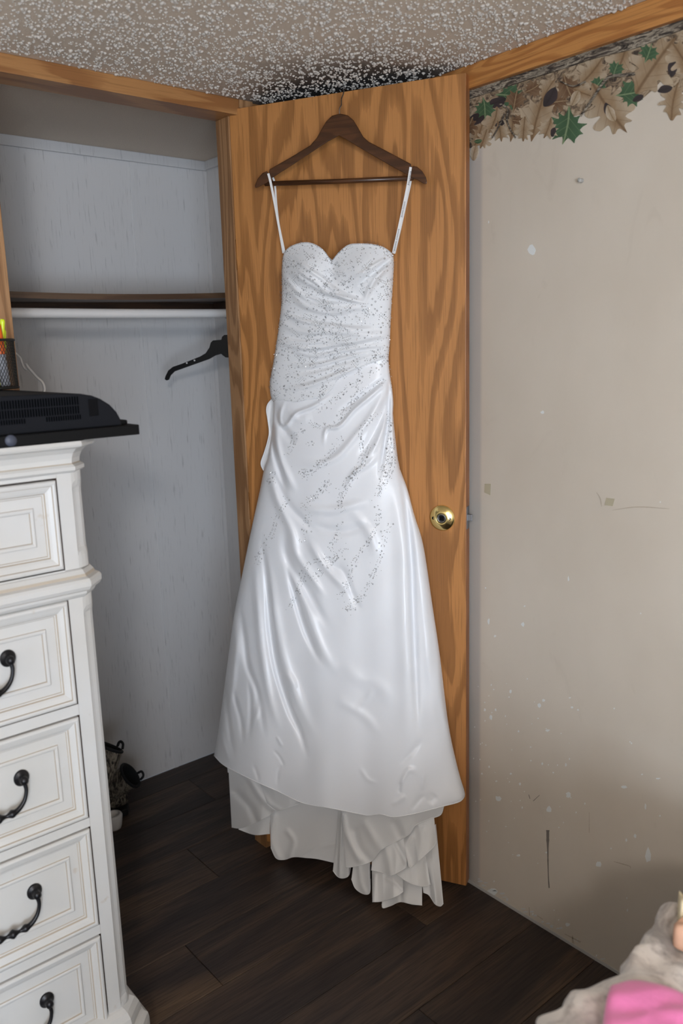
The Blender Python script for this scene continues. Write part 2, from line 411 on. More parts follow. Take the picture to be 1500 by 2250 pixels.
# ------------------------------------------------------------------ wall marks, chips, tape, pin
def chips(name, spots, mat, parent, kind='stuff', t=.0005):
    parts = []
    for (x, y, wx, wy) in spots:
        k = random.randint(6, 9); a0 = random.uniform(0, 6)
        pts = [(x+wx*.5*math.cos(a0+i*2*math.pi/k)*random.uniform(.55, 1.1), y+wy*.5*math.sin(a0+i*2*math.pi/k)*random.uniform(.55, 1.1)) for i in range(k)]
        V = [onx(p, -t) for p in pts] + [onx(p, -.0001) for p in pts]
        V[k:] = [np.array([-.00005, v[1], v[2]]) for v in V[:k]]
        parts.append((V, [tuple(range(k))] + [(i, (i+1) % k, k+(i+1) % k, k+i) for i in range(k)]))
    V, Fc = merge(parts); o = mesh(name, V, Fc, mat, parent); o['kind'] = kind; return o
w1 = zz([(235, 230, ), (362, 57), (553, 150), (582, 118), (768, 162), (808, 180), (607, 315), (573, 535), (728, 542), (745, 738), (425, 668), (615, 838), (1113, 687), (1333, 632), (1252, 815), (1272, 1140), (942, 1197), (1126, 1037), (1185, 1010), (740, 1595), (245, 1380), (415, 1140), (645, 593), (282, 765), (265, 180), (193, 180), (416, 320), (440, 825), (1025, 1093), (1133, 1500), (600, 1120), (754, 100), (1046, 170), (545, 236), (495, 425), (252, 45), (236, 15), (165, 405), (200, 412), (222, 555), (120, 500), (175, 600), (255, 1310), (270, 650), (1230, 605), (1150, 390), (853, 797), (795, 855), (1347, 878), (680, 1565), (650, 1500), (1130, 1420), (510, 1525), (1160, 400), (365, 600), (690, 1675), (930, 1800)], 1000, 1500, 3)
sz = [(8, 12), (7, 11), (9, 11), (8, 7), (6, 5), (5, 4), (12, 7), (5, 8), (5, 8), (14, 13), (6, 9), (12, 17), (15, 7), (14, 5), (5, 18), (16, 42), (12, 17), (5, 9), (7, 12), (12, 10), (26, 18), (10, 6), (5, 4), (14, 16), (4, 7), (5, 8), (4, 6), (3, 5), (4, 4), (4, 7), (5, 5), (6, 3), (4, 4)]
spots = [(p[0], p[1], *(sz[i] if i < len(sz) else (random.uniform(2.5, 5), random.uniform(3, 6)))) for i, p in enumerate(w1)]
spots += [(1168, 551, 22, 28), (1073, 488, 3, 8), (1191, 906, 9, 8), (1073, 1365, 5, 16), (1148, 1372, 8, 12), (1087, 1398, 6, 5), (1248, 1272, 4, 13), (1152, 1332, 4, 4), (1407, 1348, 3, 4), (1450, 1103, 3, 4), (1066, 1292, 3, 5)]
for _ in range(46): spots.append((random.uniform(1036, 1260), random.uniform(1480, 1900), random.uniform(1.5, 3.2), random.uniform(1.5, 4)))
chips('paint_chips', spots, plain('bare_wallboard', (214, 216, 214), .8), wr)
sp2 = [(1140+random.uniform(-30, 200), 0, 0, 0) for _ in range(0)]
for i in range(26):
    x = random.uniform(1045, 1330); y = 1933+(x-1030)*.608-random.uniform(4, 16); sp2.append((x, y, random.uniform(4, 18), random.uniform(2, 5)))
chips('scraped_edge_chips', sp2, plain('scraped_white', (196, 198, 198), .8), wr)
def wline(name, pts, wpx, mat):
    P = smooth_poly(pts, 24); parts = []
    V = []
    for i, p in enumerate(P):
        q = P[min(i+1, 23)]-P[max(i-1, 0)]; nrm = np.array([-q[1], q[0]])/(np.linalg.norm(q)+1e-9); wd = np.interp(i/23, [k/(len(wpx)-1) for k in range(len(wpx))], wpx)*.5*random.uniform(.8, 1.2)
        for s in (-1, 1):
            v = onx(p+nrm*s*wd, -.0006); V.append(v)
    return V, [(2*i, 2*i+1, 2*i+3, 2*i+2) for i in range(23)]
SCUFF = plain('dark_scuff', (120, 112, 104), .7)
V, Fc = merge([wline('', [(1203, 1824), (1203, 1860), (1204, 1920), (1206, 1951)], [8, 3.5, 2, 2.5], 0), wline('', [(1161, 1746), (1164, 1755)], [1.2, 1.6], 0), wline('', [(1171, 1760), (1185, 1747)], [1.4, 1], 0)])
o = mesh('scuff_marks', V, Fc, SCUFF, wr); o['kind'] = 'stuff'
BRN = plain('brown_stain', (128, 104, 82), .8)
V, Fc = merge([wline('', [(1162, 1993), (1163, 2012)], [1.5, 2.5], 0), wline('', [(1240, 2052), (1275, 2070)], [1.5, 4], 0), wline('', [(1257, 2056), (1259, 2080)], [2, 7], 0), wline('', [(1180, 2012), (1192, 2020)], [1.5, 2], 0), wline('', [(1348, 1893), (1382, 1903), (1384, 1908)], [1, 2.5, 1], 0), wline('', [(1310, 1082), (1318, 1095), (1321, 1113)], [1, 2.2, 1], 0), wline('', [(1345, 1121), (1400, 1114), (1470, 1118)], [1, 2, 1], 0), wline('', [(1294, 1785), (1294, 1830)], [1, 1.5], 0)])
o = mesh('brown_stains', V, Fc, plain('faint_stain', (176, 163, 146), .8), wr); o['kind'] = 'stuff'
TAPE = plain('old_tape', (176, 166, 142), .35)
for pts, lab in (([(1065, 1063), (1078, 1063), (1077, 1088), (1064, 1082)], 'yellowed scrap of tape on the wall near the door latch'), ([(1332, 1094), (1350, 1096), (1346, 1112), (1328, 1110)], 'yellowed square of tape on the middle of the tan wall')):
    setp(extrude_poly('tape_scrap', pts, 0, 1, lambda p, d: np.array([-.0009 if d else -.0001, *onx(p, 0)[1:]]), TAPE), lab, 'tape', 'tape scraps on the wall')
pp = onx((1278, 397), 0); pin = thing('push_pin', tuple(pp), 'clear push pin stuck high in the tan wall', 'push pin')
CLEAR = plain('clear_plastic', (236, 236, 232), .08, Transmission_Weight=.75)
Mp = Matrix.Translation(pp) @ Matrix.Rotation(-math.pi/2, 4, 'Y')
lathe('pin_head', [(.0001, .0005), (.0048, .0008), (.0048, .0022), (.0030, .004), (.0026, .008), (.0042, .0095), (.0044, .0108), (.0001, .0112)], CLEAR, pin, Mp, 18)
tube('pin_needle', [pp, pp-np.array([.002, 0, 0])], .0006, CHROME, pin, 6)
# ------------------------------------------------------------------ wedding dress (vertices in door-local metres)
dress = thing('wedding_dress', (HX, HY, 0), 'white strapless satin wedding gown with beaded bodice hanging on the door', 'dress', rot=TH)
TOP = zz([(112, 250), (130, 190), (180, 130), (260, 90), (380, 65), (480, 85), (560, 130), (620, 190), (660, 250), (686, 284), (705, 262), (760, 195), (830, 130), (900, 90), (1000, 80), (1150, 85), (1280, 115), (1370, 170), (1412, 222)], 600, 520, 5.357)
LEFT = [TOP[0], (619, 590), (619, 640), (617, 676), (611, 727), (607, 753), (601, 793), (593, 837), (594, 868), (600, 885), (599, 920), (595, 960), (588, 1005), (580, 1030), (570, 1080), (550, 1172), (530, 1272), (514, 1352), (498, 1468), (481, 1595), (470, 1660)]
RIGHT = [TOP[-1], (865, 580), (863, 621), (859, 683), (856, 753), (853, 782), (855, 812), (857, 828), (861, 852), (864, 885), (863, 910), (867, 950), (873, 1002), (878, 1030), (894, 1072), (910, 1132), (930, 1200), (950, 1332), (966, 1440), (985, 1592), (1006, 1690), (1020, 1738), (1021, 1750)]
BOT = [LEFT[-1], (490, 1680), (524, 1699), (570, 1721), (611, 1739), (658, 1762), (690, 1770), (723, 1775), (788, 1788), (810, 1792), (836, 1789), (866, 1795), (918, 1786), (975, 1771), (1008, 1762), RIGHT[-1]]
nt, ns = 240, 560
def coons(T, B, L, R, nt, ns):
    T = smooth_poly(T, nt)[None]; B = smooth_poly(B, nt)[None]; L = smooth_poly(L, ns)[:, None]; R = smooth_poly(R, ns)[:, None]
    t = np.linspace(0, 1, nt)[None, :, None]; s = np.linspace(0, 1, ns)[:, None, None]
    return (1-s)*T + s*B + (1-t)*L + t*R - ((1-s)*(1-t)*T[:, :1] + (1-s)*t*T[:, -1:] + s*(1-t)*B[:, :1] + s*t*B[:, -1:])
PX = coons(TOP, BOT, LEFT, RIGHT, nt, ns)
Tt = np.broadcast_to(np.linspace(0, 1, nt)[None], (ns, nt)); Xp, Yp = PX[..., 0], PX[..., 1]
ky = [520, 600, 700, 800, 880, 1000, 1200, 1500, 1700, 1800]
dC = np.interp(Yp, ky, [.050, .070, .068, .060, .068, .085, .105, .140, .168, .178])
dE = np.interp(Yp, ky, [.016, .018, .018, .018, .020, .022, .028, .042, .052, .055])
OFF = dE + (dC-dE)*np.clip(1-np.abs(2*Tt-1)**2.5, 0, 1)**.55
for cx, cy, sx, sy, a in ((672, 588, 42, 44, .022), (800, 588, 44, 44, .022), (728, 590, 15, 34, -.012), (740, 760, 60, 60, -.006)):
    OFF += a*np.exp(-((Xp-cx)/sx)**2-((Yp-cy)/sy)**2)
def fold(pts, wd, amp, n=26, taper=True, sharp=1.0):
    global OFF
    P = smooth_poly(pts, n); best = np.full(Xp.shape, 1e9); par = np.zeros(Xp.shape)
    x0, y0 = P.min(0)-wd*3.5; x1, y1 = P.max(0)+wd*3.5
    M = (Xp > x0) & (Xp < x1) & (Yp > y0) & (Yp < y1)
    if not M.any(): return
    X, Y = Xp[M], Yp[M]; b = np.full(X.shape, 1e9); pr = np.zeros(X.shape)
    for i in range(n-1):
        a, d = P[i], P[i+1]-P[i]; L2 = d @ d+1e-9
        u = np.clip(((X-a[0])*d[0]+(Y-a[1])*d[1])/L2, 0, 1)
        ds = np.hypot(X-a[0]-u*d[0], Y-a[1]-u*d[1]); k = ds < b; b[k] = ds[k]; pr[k] = (i+u[k])/(n-1)
    h = np.exp(-(b/wd)**(2*sharp))
    if taper: h *= np.clip(np.sin(np.pi*np.clip(pr*.96+.02, 0, 1))*1.25, 0, 1)
    OFF[M] += amp*h*(1.3 if P[:, 1].mean() < 1350 else 1.12)
zc_ = lambda p: zz(p, 600, 520, 5.357); zb_ = lambda p: zz(p, 560, 780, 4.41); z5_ = lambda p: zz(p, 450, 1000, 2.5)
zd_ = lambda p: zz(p, 460, 1380, 5.); ze_ = lambda p: zz(p, 740, 1380, 5.)
def family(A, B, n, wd, amp, jit=3):
    A = smooth_poly(A, 8); B = smooth_poly(B, 8)
    for i in range(n):
        f = i/(n-1) if n > 1 else 0; P = A*(1-f)+B*f+rng.normal(0, jit*.35, (8, 2)); k0 = int(rng.integers(0, 2)); k1 = 8-int(rng.integers(0, 2))
        fold(P[k0:k1], wd*rng.uniform(.75, 1.25), amp*rng.uniform(.7, 1.3))
family(zc_([(110, 300), (300, 470), (560, 630), (800, 735), (1080, 790)]), zc_([(240, 220), (460, 420), (650, 560), (860, 690), (1090, 770)]), 4, 4.5, 0.0063)
family(zc_([(110, 430), (300, 640), (560, 760), (800, 800), (1080, 810)]), zc_([(120, 640), (350, 820), (650, 890), (900, 880), (1080, 850)]), 4, 5, 0.0060)
fold(zc_([(1400, 240), (1250, 370), (1080, 500), (1010, 590)]), 5, -.006); fold(zc_([(1390, 300), (1220, 480), (1120, 640), (1060, 800)]), 6, .006)
fold(zc_([(1370, 230), (1200, 330), (1060, 420), (960, 470)]), 4, .004)
family(zc_([(90, 870), (350, 1000), (700, 1050), (1000, 1080), (1370, 1070)]), zc_([(50, 1200), (300, 1300), (600, 1290), (950, 1260), (1370, 1190)]), 6, 6, 0.0063)
family(zc_([(40, 1240), (260, 1340), (520, 1400), (900, 1330), (1350, 1270)]), zb_([(150, 330), (420, 330), (760, 210), (1050, 90), (1280, 10)]), 4, 6, 0.0057)
# gathers running from the right hip across the skirt
BLACKLINE = zb_([(150, 430), (300, 440), (400, 455), (500, 430), (650, 410), (740, 330), (800, 235), (900, 165), (1060, 100), (1290, 14)])
fold(zb_([(290, 450), (245, 560), (245, 650), (285, 690), (330, 655), (400, 565), (560, 500), (740, 385)]), 4.2, .0065)
fold(zb_([(200, 480), (215, 620), (290, 740), (390, 860)]), 8, -.008); fold(zb_([(330, 540), (420, 620), (560, 600)]), 10, .004)
fold(zb_([(1285, 255), (1120, 400), (960, 535), (820, 690), (690, 720), (665, 860)]), 4.5, .0068); fold(zb_([(1290, 200), (1120, 330), (930, 470), (800, 560)]), 5, -.005)
fold(zb_([(1295, 290), (1200, 460), (1090, 640), (960, 800), (800, 980), (620, 1060), (430, 1050)]), 8, .006); fold(zb_([(1290, 320), (1240, 560), (1120, 820), (1000, 1000)]), 9, -.006)
fold(zb_([(1300, 260), (1290, 600), (1250, 900), (1205, 1180)]), 4.5, -.008); fold(zb_([(1330, 420), (1330, 700), (1345, 1000)]), 4.5, .004)
fold(zb_([(1210, 930), (1090, 1060), (960, 1150), (880, 1300)]), 7, .005); fold(zb_([(1290, 560), (1160, 900), (1010, 1060)]), 6, .004)
fold(zb_([(180, 600), (165, 780), (190, 960), (240, 1130), (310, 1330)]), 6, -.009); fold(zb_([(215, 660), (205, 820), (250, 1020), (330, 1200), (400, 1330)]), 8, .006)
fold(z5_([(345, 70), (400, 250), (470, 400), (530, 560)]), 9, .006); fold(z5_([(380, 90), (450, 260), (560, 380), (640, 440)]), 7, -.005)
fold(z5_([(520, 270), (600, 300), (720, 300), (900, 250)]), 10, .006); fold(z5_([(560, 350), (640, 400), (760, 420), (900, 380)]), 10, -.005)
fold(z5_([(560, 450), (650, 600), (740, 700), (800, 760)]), 9, .006); fold(z5_([(430, 420), (450, 560), (530, 700), (620, 850), (680, 950)]), 9, -.007)
fold(z5_([(470, 420), (500, 540), (580, 660), (660, 780)]), 8, .006); fold(z5_([(800, 300), (900, 420), (940, 560)]), 10, .004)
fold(z5_([(690, 600), (760, 640), (800, 740), (850, 850)]), 7, -.004)
# long skirt folds
fold([(878, 1030), (893, 1120), (903, 1230), (907, 1340), (911, 1440), (915, 1530), (918, 1605)], 7, -.011); fold([(890, 1050), (915, 1180), (932, 1330), (945, 1480), (960, 1600)], 12, .007)
fold([(868, 1060), (885, 1200), (888, 1350), (893, 1480), (892, 1600)], 16, .005)
fold([(575, 1190), (585, 1270), (594, 1380), (608, 1470), (636, 1560), (660, 1612), (674, 1660)], 6.5, -.011); fold([(590, 1240), (604, 1350), (624, 1450), (655, 1540), (690, 1620)], 12, .008)
fold([(560, 1230), (566, 1330), (575, 1430), (592, 1530), (612, 1600)], 9, .007)
fold(zd_([(330, -250), (380, 100), (420, 420), (520, 680), (560, 900), (610, 1190)]), 6.25, -0.0056); fold(zd_([(230, -200), (290, 120), (330, 420)]), 10.00, 0.0048)
fold(zd_([(150, 500), (180, 780), (210, 1050), (240, 1250), (275, 1420)]), 5.62, -0.0037); fold(zd_([(250, 640), (300, 850), (345, 1020), (365, 1260)]), 5.00, -0.0037)
fold(zd_([(420, 560), (450, 760), (450, 980), (430, 1240)]), 5.00, -0.0031); fold(zd_([(470, 1050), (540, 900), (545, 740)]), 5.00, 0.0025); fold(zd_([(110, 1100), (165, 1300), (220, 1480)]), 5.00, 0.0025)
fold(zd_([(490, 1500), (520, 1600), (540, 1680)]), 3.75, -0.0019); fold(zd_([(700, 1340), (770, 1420), (820, 1520)]), 3.12, -0.0019); fold(zd_([(740, 1190), (800, 1300)]), 3.12, 0.0019)
fold(zd_([(740, 1720), (760, 1560), (820, 1500)]), 3.75, -0.0019); fold(zd_([(820, 480), (900, 580), (960, 660)]), 8.75, 0.0032)
fold([(628, 1240), (650, 1320), (668, 1380), (690, 1430), (704, 1455)], 6, -.007); fold([(640, 1230), (672, 1330), (705, 1420), (740, 1480)], 10, .006)
fold([(520, 1390), (514, 1470), (505, 1560)], 7, .005)
fold(ze_([(40, 380), (240, 560), (420, 600), (540, 720), (560, 900)]), 15.00, 0.0032); fold(ze_([(0, 800), (200, 900), (340, 1000), (460, 1170)]), 10.00, 0.0032); fold(ze_([(200, 880), (330, 780), (400, 650)]), 7.50, 0.0024)
fold(ze_([(690, 1500), (790, 1400), (930, 1230)]), 6.25, -0.0031); fold(ze_([(690, 1800), (735, 1650), (800, 1560), (900, 1590)]), 6.25, 0.0037); fold(ze_([(950, 1600), (945, 1780)]), 4.38, 0.0019)
fold(ze_([(815, 2000), (900, 1890), (960, 1830)]), 5.00, -0.0025); fold(ze_([(680, 1820), (700, 1690)]), 3.75, -0.0025); fold(ze_([(600, 1950), (700, 1880), (760, 1830)]), 5.00, 0.0025); fold(ze_([(1000, 1920), (1090, 1830)]), 10.00, -0.0032)
fold(ze_([(250, 1530), (340, 1660), (450, 1700)]), 5.00, 0.0019); fold(ze_([(1090, 300), (1120, 700), (1190, 1000), (1240, 1250)]), 8.75, 0.0040); fold(ze_([(1150, 420), (1180, 800), (1230, 1120)]), 5.00, -0.0025)
# soft, wide undulation of the hanging cloth
OFF += np.clip((Yp-1250)/500, 0, 1)*.006*np.sin(Xp/27+.6*np.sin(Yp/90)) + np.clip((Yp-950)/300, 0, 1)*.0016*np.sin(Xp/13+Yp/41)*np.sin(Yp/37-Xp/55)
bl = np.array(BLACKLINE); bl = np.vstack([[540, bl[0, 1]-2], bl, [900, bl[-1, 1]-6]])
ABOVE = Yp < np.interp(Xp, bl[:, 0], bl[:, 1])
OFF2 = OFF + .0022*ABOVE
OFFX = np.concatenate([np.full((ns, 1), .006), OFF2, np.full((ns, 1), .006)], 1)
PXX = np.concatenate([PX[:, :1], PX, PX[:, -1:]], 1)
GV = dlv(PXX, OFFX); nc = nt+2
ii, jj = np.meshgrid(np.arange(ns-1), np.arange(nc-1), indexing='ij')
quads = np.stack([ii*nc+jj, (ii+1)*nc+jj, (ii+1)*nc+jj+1, ii*nc+jj+1], -1).reshape(-1, 4)
ab = np.concatenate([ABOVE[:, :1], ABOVE, ABOVE[:, -1:]], 1)
qa = (ab[:-1, :-1] | ab[1:, 1:]).reshape(-1)
def fast(name, V, Q, mats, parent, local=True):
    used = np.unique(Q); mp = np.zeros(len(V), np.int64); mp[used] = np.arange(len(used)); Vv = V[used]; Qq = mp[Q]; k = Q.shape[1]
    me = bpy.data.meshes.new(name); me.vertices.add(len(Vv)); me.vertices.foreach_set('co', Vv.reshape(-1).astype(np.float32))
    m = len(Qq); me.loops.add(m*k); me.loops.foreach_set('vertex_index', Qq.reshape(-1).astype(np.int32))
    me.polygons.add(m); me.polygons.foreach_set('loop_start', np.arange(0, m*k, k, dtype=np.int32))
    me.polygons.foreach_set('use_smooth', np.ones(m, bool)); me.materials.append(mats); me.update(calc_edges=True); me.validate()
    return link(name, me, parent, local)
Vf = GV.reshape(-1, 3)
bod = fast('bodice', Vf, quads[qa], TULLE, dress); bod['label'] = 'beaded tulle bodice with gathered pleats'
ski = fast('skirt', Vf, quads[~qa], SATIN, dress)
bv = dlv(coons(TOP, BOT, LEFT, RIGHT, 24, 60), np.full((60, 24), .006)).reshape(-1, 3)
i2, j2 = np.meshgrid(np.arange(59), np.arange(23), indexing='ij')
fast('back_panel', bv, np.stack([i2*24+j2, i2*24+j2+1, (i2+1)*24+j2+1, (i2+1)*24+j2], -1).reshape(-1, 4), TRAIN, dress)
tube('hem', GV[-1, 1:-1][::2], .0011, TRAIN, ski, 6, local=True)
tube('tulle_edge', [Vf[0]*0+dlv(np.array(p)[None], np.array([np.interp(0, [0], [0])+float(OFF2.reshape(-1)[np.argmin((Xp-p[0])**2+(Yp-p[1])**2)])+.0004]))[0] for p in smooth_poly(BLACKLINE, 60)], .0009, TULLE, bod, 5, local=True)

def patch(name, top, hem, dT, dB, mat=TRAIN, folds=(), bulge=.0, n=46, m=40, wav=.004, ph=0., parent=dress):
    T = smooth_poly(top, n)[None]; H = smooth_poly(hem, n)[None]; s = np.linspace(0, 1, m)[:, None, None]; t = np.linspace(0, 1, n)[None]
    P = T*(1-s)+H*s; s = s[..., 0]
    k = np.linspace(0, 1, len(dT)); top_d = np.interp(t, k, dT); k = np.linspace(0, 1, len(dB)); bot_d = np.interp(t, k, dB)
    off = top_d*(1-s)+bot_d*s + bulge*np.sin(np.pi*t) + wav*s*np.sin(t*9+ph+s*2)
    for pts, wd, amp in folds:
        Q = smooth_poly(pts, 16); b = np.full(P.shape[:2], 1e9)
        for i in range(15):
            a, d = Q[i], Q[i+1]-Q[i]; u = np.clip(((P[..., 0]-a[0])*d[0]+(P[..., 1]-a[1])*d[1])/(d @ d+1e-9), 0, 1)
            b = np.minimum(b, np.hypot(P[..., 0]-a[0]-u*d[0], P[..., 1]-a[1]-u*d[1]))
        off = off+amp*np.exp(-(b/wd)**2)
    V = dlv(P, off); V[..., 2] = np.maximum(V[..., 2], .003)
    i, j = np.meshgrid(np.arange(m-1), np.arange(n-1), indexing='ij')
    o = fast(name, V.reshape(-1, 3), np.stack([i*n+j, (i+1)*n+j, (i+1)*n+j+1, i*n+j+1], -1).reshape(-1, 4), mat, parent)
    hv = V[-1]; tube('hem', hv, .0010, TRAIN, o, 5, local=True); return o
z6 = lambda p: zz(p, 420, 1550, 2.3077)
patch('train_layer', z6([(185, 255), (260, 300), (350, 380), (470, 440)]), z6([(205, 618), (245, 622), (300, 606), (370, 572), (420, 540)]), [.034, .06, .08, .095], [.040, .07, .085, .09], folds=[(z6([(300, 380), (350, 460), (420, 530)]), 7, .006), (z6([(225, 440), (300, 520), (330, 600)]), 8, -.006)], bulge=.006)
patch('train_layer', z6([(178, 265), (215, 290), (250, 320)]), z6([(185, 338), (215, 345), (240, 352)]), [.03, .034, .05], [.03, .036, .05], n=14, m=14, wav=.001)
patch('train_layer', z6([(340, 370), (400, 410), (520, 450), (580, 480)]), z6([(385, 500), (430, 532), (465, 528), (555, 495)]), [.09, .105, .11, .11], [.092, .10, .104, .108], folds=[(z6([(350, 430), (400, 500), (450, 530)]), 7, .004)], bulge=.004)
patch('train_layer', z6([(230, 480), (300, 520), (400, 520)]), z6([(240, 628), (320, 655), (398, 650)]), [.03, .04, .045], [.045, .055, .06])
patch('train_layer', z6([(395, 430), (500, 450), (620, 470), (770, 490)]), z6([(403, 720), (430, 774), (470, 782), (520, 768), (580, 772), (640, 778), (725, 797)]), [.03, .03, .03, .035], [.058, .064, .066, .07], folds=[(z6([(500, 760), (520, 690), (490, 640)]), 6, .005), (z6([(420, 560), (412, 680), (440, 770)]), 6, .006), (z6([(560, 770), (640, 720), (730, 700)]), 6, .004)], bulge=-.006)
patch('train_layer', z6([(752, 480), (775, 480), (800, 490)]), z6([(718, 838), (742, 868), (770, 876), (798, 862), (808, 820)]), [.05, .056, .05], [.075, .088, .084, .074], folds=[(z6([(765, 560), (758, 700), (752, 860)]), 4, .006)], n=24)
patch('train_layer', z6([(758, 490), (900, 515), (1050, 515), (1180, 490), (1275, 470)]), z6([(785, 823), (850, 812), (920, 786), (955, 740), (1000, 708), (1060, 680), (1110, 650), (1135, 610), (1200, 578), (1262, 556), (1280, 512)]), [.10, .12, .12, .11, .07], [.125, .130, .128, .12, .115, .10, .085, .07], folds=[(z6([(770, 560), (790, 660), (850, 780)]), 7, .006), (z6([(830, 640), (850, 720), (900, 780)]), 8, -.006), (z6([(880, 600), (930, 680), (960, 730)]), 9, .005), (z6([(1030, 600), (1060, 660)]), 9, -.005)], n=70, m=46)
patch('train_layer', z6([(835, 700), (870, 690), (905, 680)]), z6([(812, 880), (830, 925), (860, 950), (890, 958), (906, 945), (908, 880)]), [.080, .088, .082], [.105, .115, .118, .112], folds=[(z6([(850, 820), (860, 900), (880, 950)]), 6, .004)], n=24)
patch('train_layer', z6([(930, 660), (1000, 640), (1090, 640)]), z6([(912, 835), (960, 845), (1010, 862), (1050, 846), (1092, 822)]), [.09, .10, .09], [.128, .134, .136, .126], folds=[(z6([(1040, 700), (1060, 740), (1090, 800)]), 6, -.006), (z6([(985, 720), (1000, 800), (1010, 860)]), 9, .005)])
patch('train_layer', z6([(1060, 590), (1150, 560), (1228, 540)]), z6([(1100, 815), (1110, 823), (1150, 790), (1185, 760), (1230, 715), (1243, 690)]), [.082, .085, .065], [.120, .122, .105, .085], folds=[(z6([(1110, 660), (1080, 720), (1100, 810)]), 7, .005), (z6([(1170, 640), (1160, 720), (1150, 790)]), 9, .004)])
patch('train_layer', z6([(915, 790), (960, 790), (1010, 800), (1070, 830)]), z6([(918, 996), (960, 994), (1010, 980), (1050, 962), (1074, 945)]), [.100, .110, .108, .095], [.148, .156, .154, .146], folds=[(z6([(1000, 880), (1040, 900), (1070, 930)]), 6, .004), (z6([(930, 860), (925, 990)]), 5, .004)])
patch('train_layer', z6([(1035, 800), (1100, 760), (1182, 720)]), z6([(1035, 852), (1085, 888), (1140, 912), (1190, 920), (1212, 905)]), [.086, .09, .06], [.125, .130, .124, .105], folds=[(z6([(1190, 800), (1195, 860), (1205, 910)]), 5, -.005)])
patch('train_layer', z6([(970, 860), (1060, 860), (1170, 840)]), z6([(966, 1006), (972, 1027), (1010, 1016), (1060, 996), (1120, 1008), (1170, 1013)]), [.085, .09, .07], [.142, .146, .142, .124], folds=[(z6([(1060, 930), (1065, 1000)]), 5, -.005)])
patch('train_layer', z6([(1150, 700), (1200, 650), (1240, 600)]), z6([(1176, 948), (1205, 962), (1235, 1006), (1262, 1018), (1278, 1004)]), [.055, .055, .045], [.095, .100, .106, .098], folds=[(z6([(1210, 800), (1225, 900), (1250, 1000)]), 8, .004)])
patch('bustle_layer', [(612, 866), (640, 900), (640, 960), (640, 1010)][::1], [(600, 874), (589, 886), (585, 900), (588, 922), (591, 950), (587, 972), (580, 995), (573, 1016), (576, 1029), (584, 1042)], [.016]*3, [.010]*3, wav=.001, ph=1., folds=[([(596, 890), (592, 930), (598, 960)], 4, -.003), ([(584, 990), (596, 960)], 4, .003)])

# hanger loops (ribbons) up to the notches of the hanger
def ribbon(name, pts, wpx, offs, parent=dress):
    P = smooth_poly(pts, 40); Tn = np.gradient(P, axis=0); Nn = np.stack([-Tn[:, 1], Tn[:, 0]], -1); Nn /= np.linalg.norm(Nn, axis=1)[:, None]
    of = np.interp(np.linspace(0, 1, 40), np.linspace(0, 1, len(offs)), offs); wd = np.interp(np.linspace(0, 1, 40), np.linspace(0, 1, len(wpx)), wpx)[:, None]/2
    A, B = dlv(P-Nn*wd, of), dlv(P+Nn*wd, of+.0004); A2, B2 = A.copy(), B.copy(); A2[:, 1] += .0006; B2[:, 1] += .0006
    V = np.concatenate([A, B, B2, A2]); Q = []
    for i in range(39):
        for a, b in ((0, 1), (1, 2), (2, 3), (3, 0)): Q.append((a*40+i, a*40+i+1, b*40+i+1, b*40+i))
    return mesh(name, V, Q, STRAP, parent, False, None, True)
ribbon('hanger_loop', [(624, 556), (612, 495), (602, 440), (594, 400), (589, 381)], [6.5, 5, 4.5, 5, 5], [.024, .040, .044, .046, .045])
ribbon('hanger_loop', [(623, 556), (613, 500), (607, 450), (604, 410), (600, 392), (591, 381)], [6, 5, 4, 4, 4, 4], [.020, .026, .028, .026, .026, .030])
st = ribbon('hanger_loop', [(864, 557), (875, 508), (885, 460), (895, 410), (902, 367)], [7, 6.5, 6, 5.5, 5.5], [.024, .040, .045, .047, .046]); st['label'] = 'white ribbon loop with tiny grey lettering'
ribbon('hanger_loop', [(866, 556), (880, 498), (893, 440), (902, 398), (903, 372)], [5, 4.5, 4, 4, 4], [.020, .028, .028, .026, .030])
def lettering(txt, a, b, h, off):
    cu = bpy.data.curves.new('tmp', 'FONT'); cu.body = txt; cu.size = 1.; cu.align_x = 'LEFT'; to = bpy.data.objects.new('tmp', cu); COL.objects.link(to)
    dg = bpy.context.evaluated_depsgraph_get(); me = bpy.data.meshes.new_from_object(to.evaluated_get(dg)); bpy.data.objects.remove(to)
    co = np.zeros(len(me.vertices)*3); me.vertices.foreach_get('co', co); co = co.reshape(-1, 3)
    A, B = dl(a, off[0]), dl(b, off[1]); L = B-A; Wd = co[:, 0].max(); e = L/np.linalg.norm(L); up = np.cross(e, np.array([0, 1., 0])); up /= np.linalg.norm(up)
    V = A + co[:, 0:1]/Wd*L + (co[:, 1:2]-.3)*up*h*-1*(-1) + np.array([0, -.0007, 0])
    me.vertices.foreach_set('co', V.reshape(-1)); me.materials.clear(); me.materials.append(INK); me.update()
    o = link('ribbon_lettering', me, st, True)
lettering('Jasmine Couture', (866, 551), (876, 503), .0052, (.029, .0425)); lettering('Jasmine Couture', (882, 477), (889, 443), .0052, (.0462, .0468)); lettering('Jasmine', (897, 407), (902, 376), .0050, (.0490, .0482))

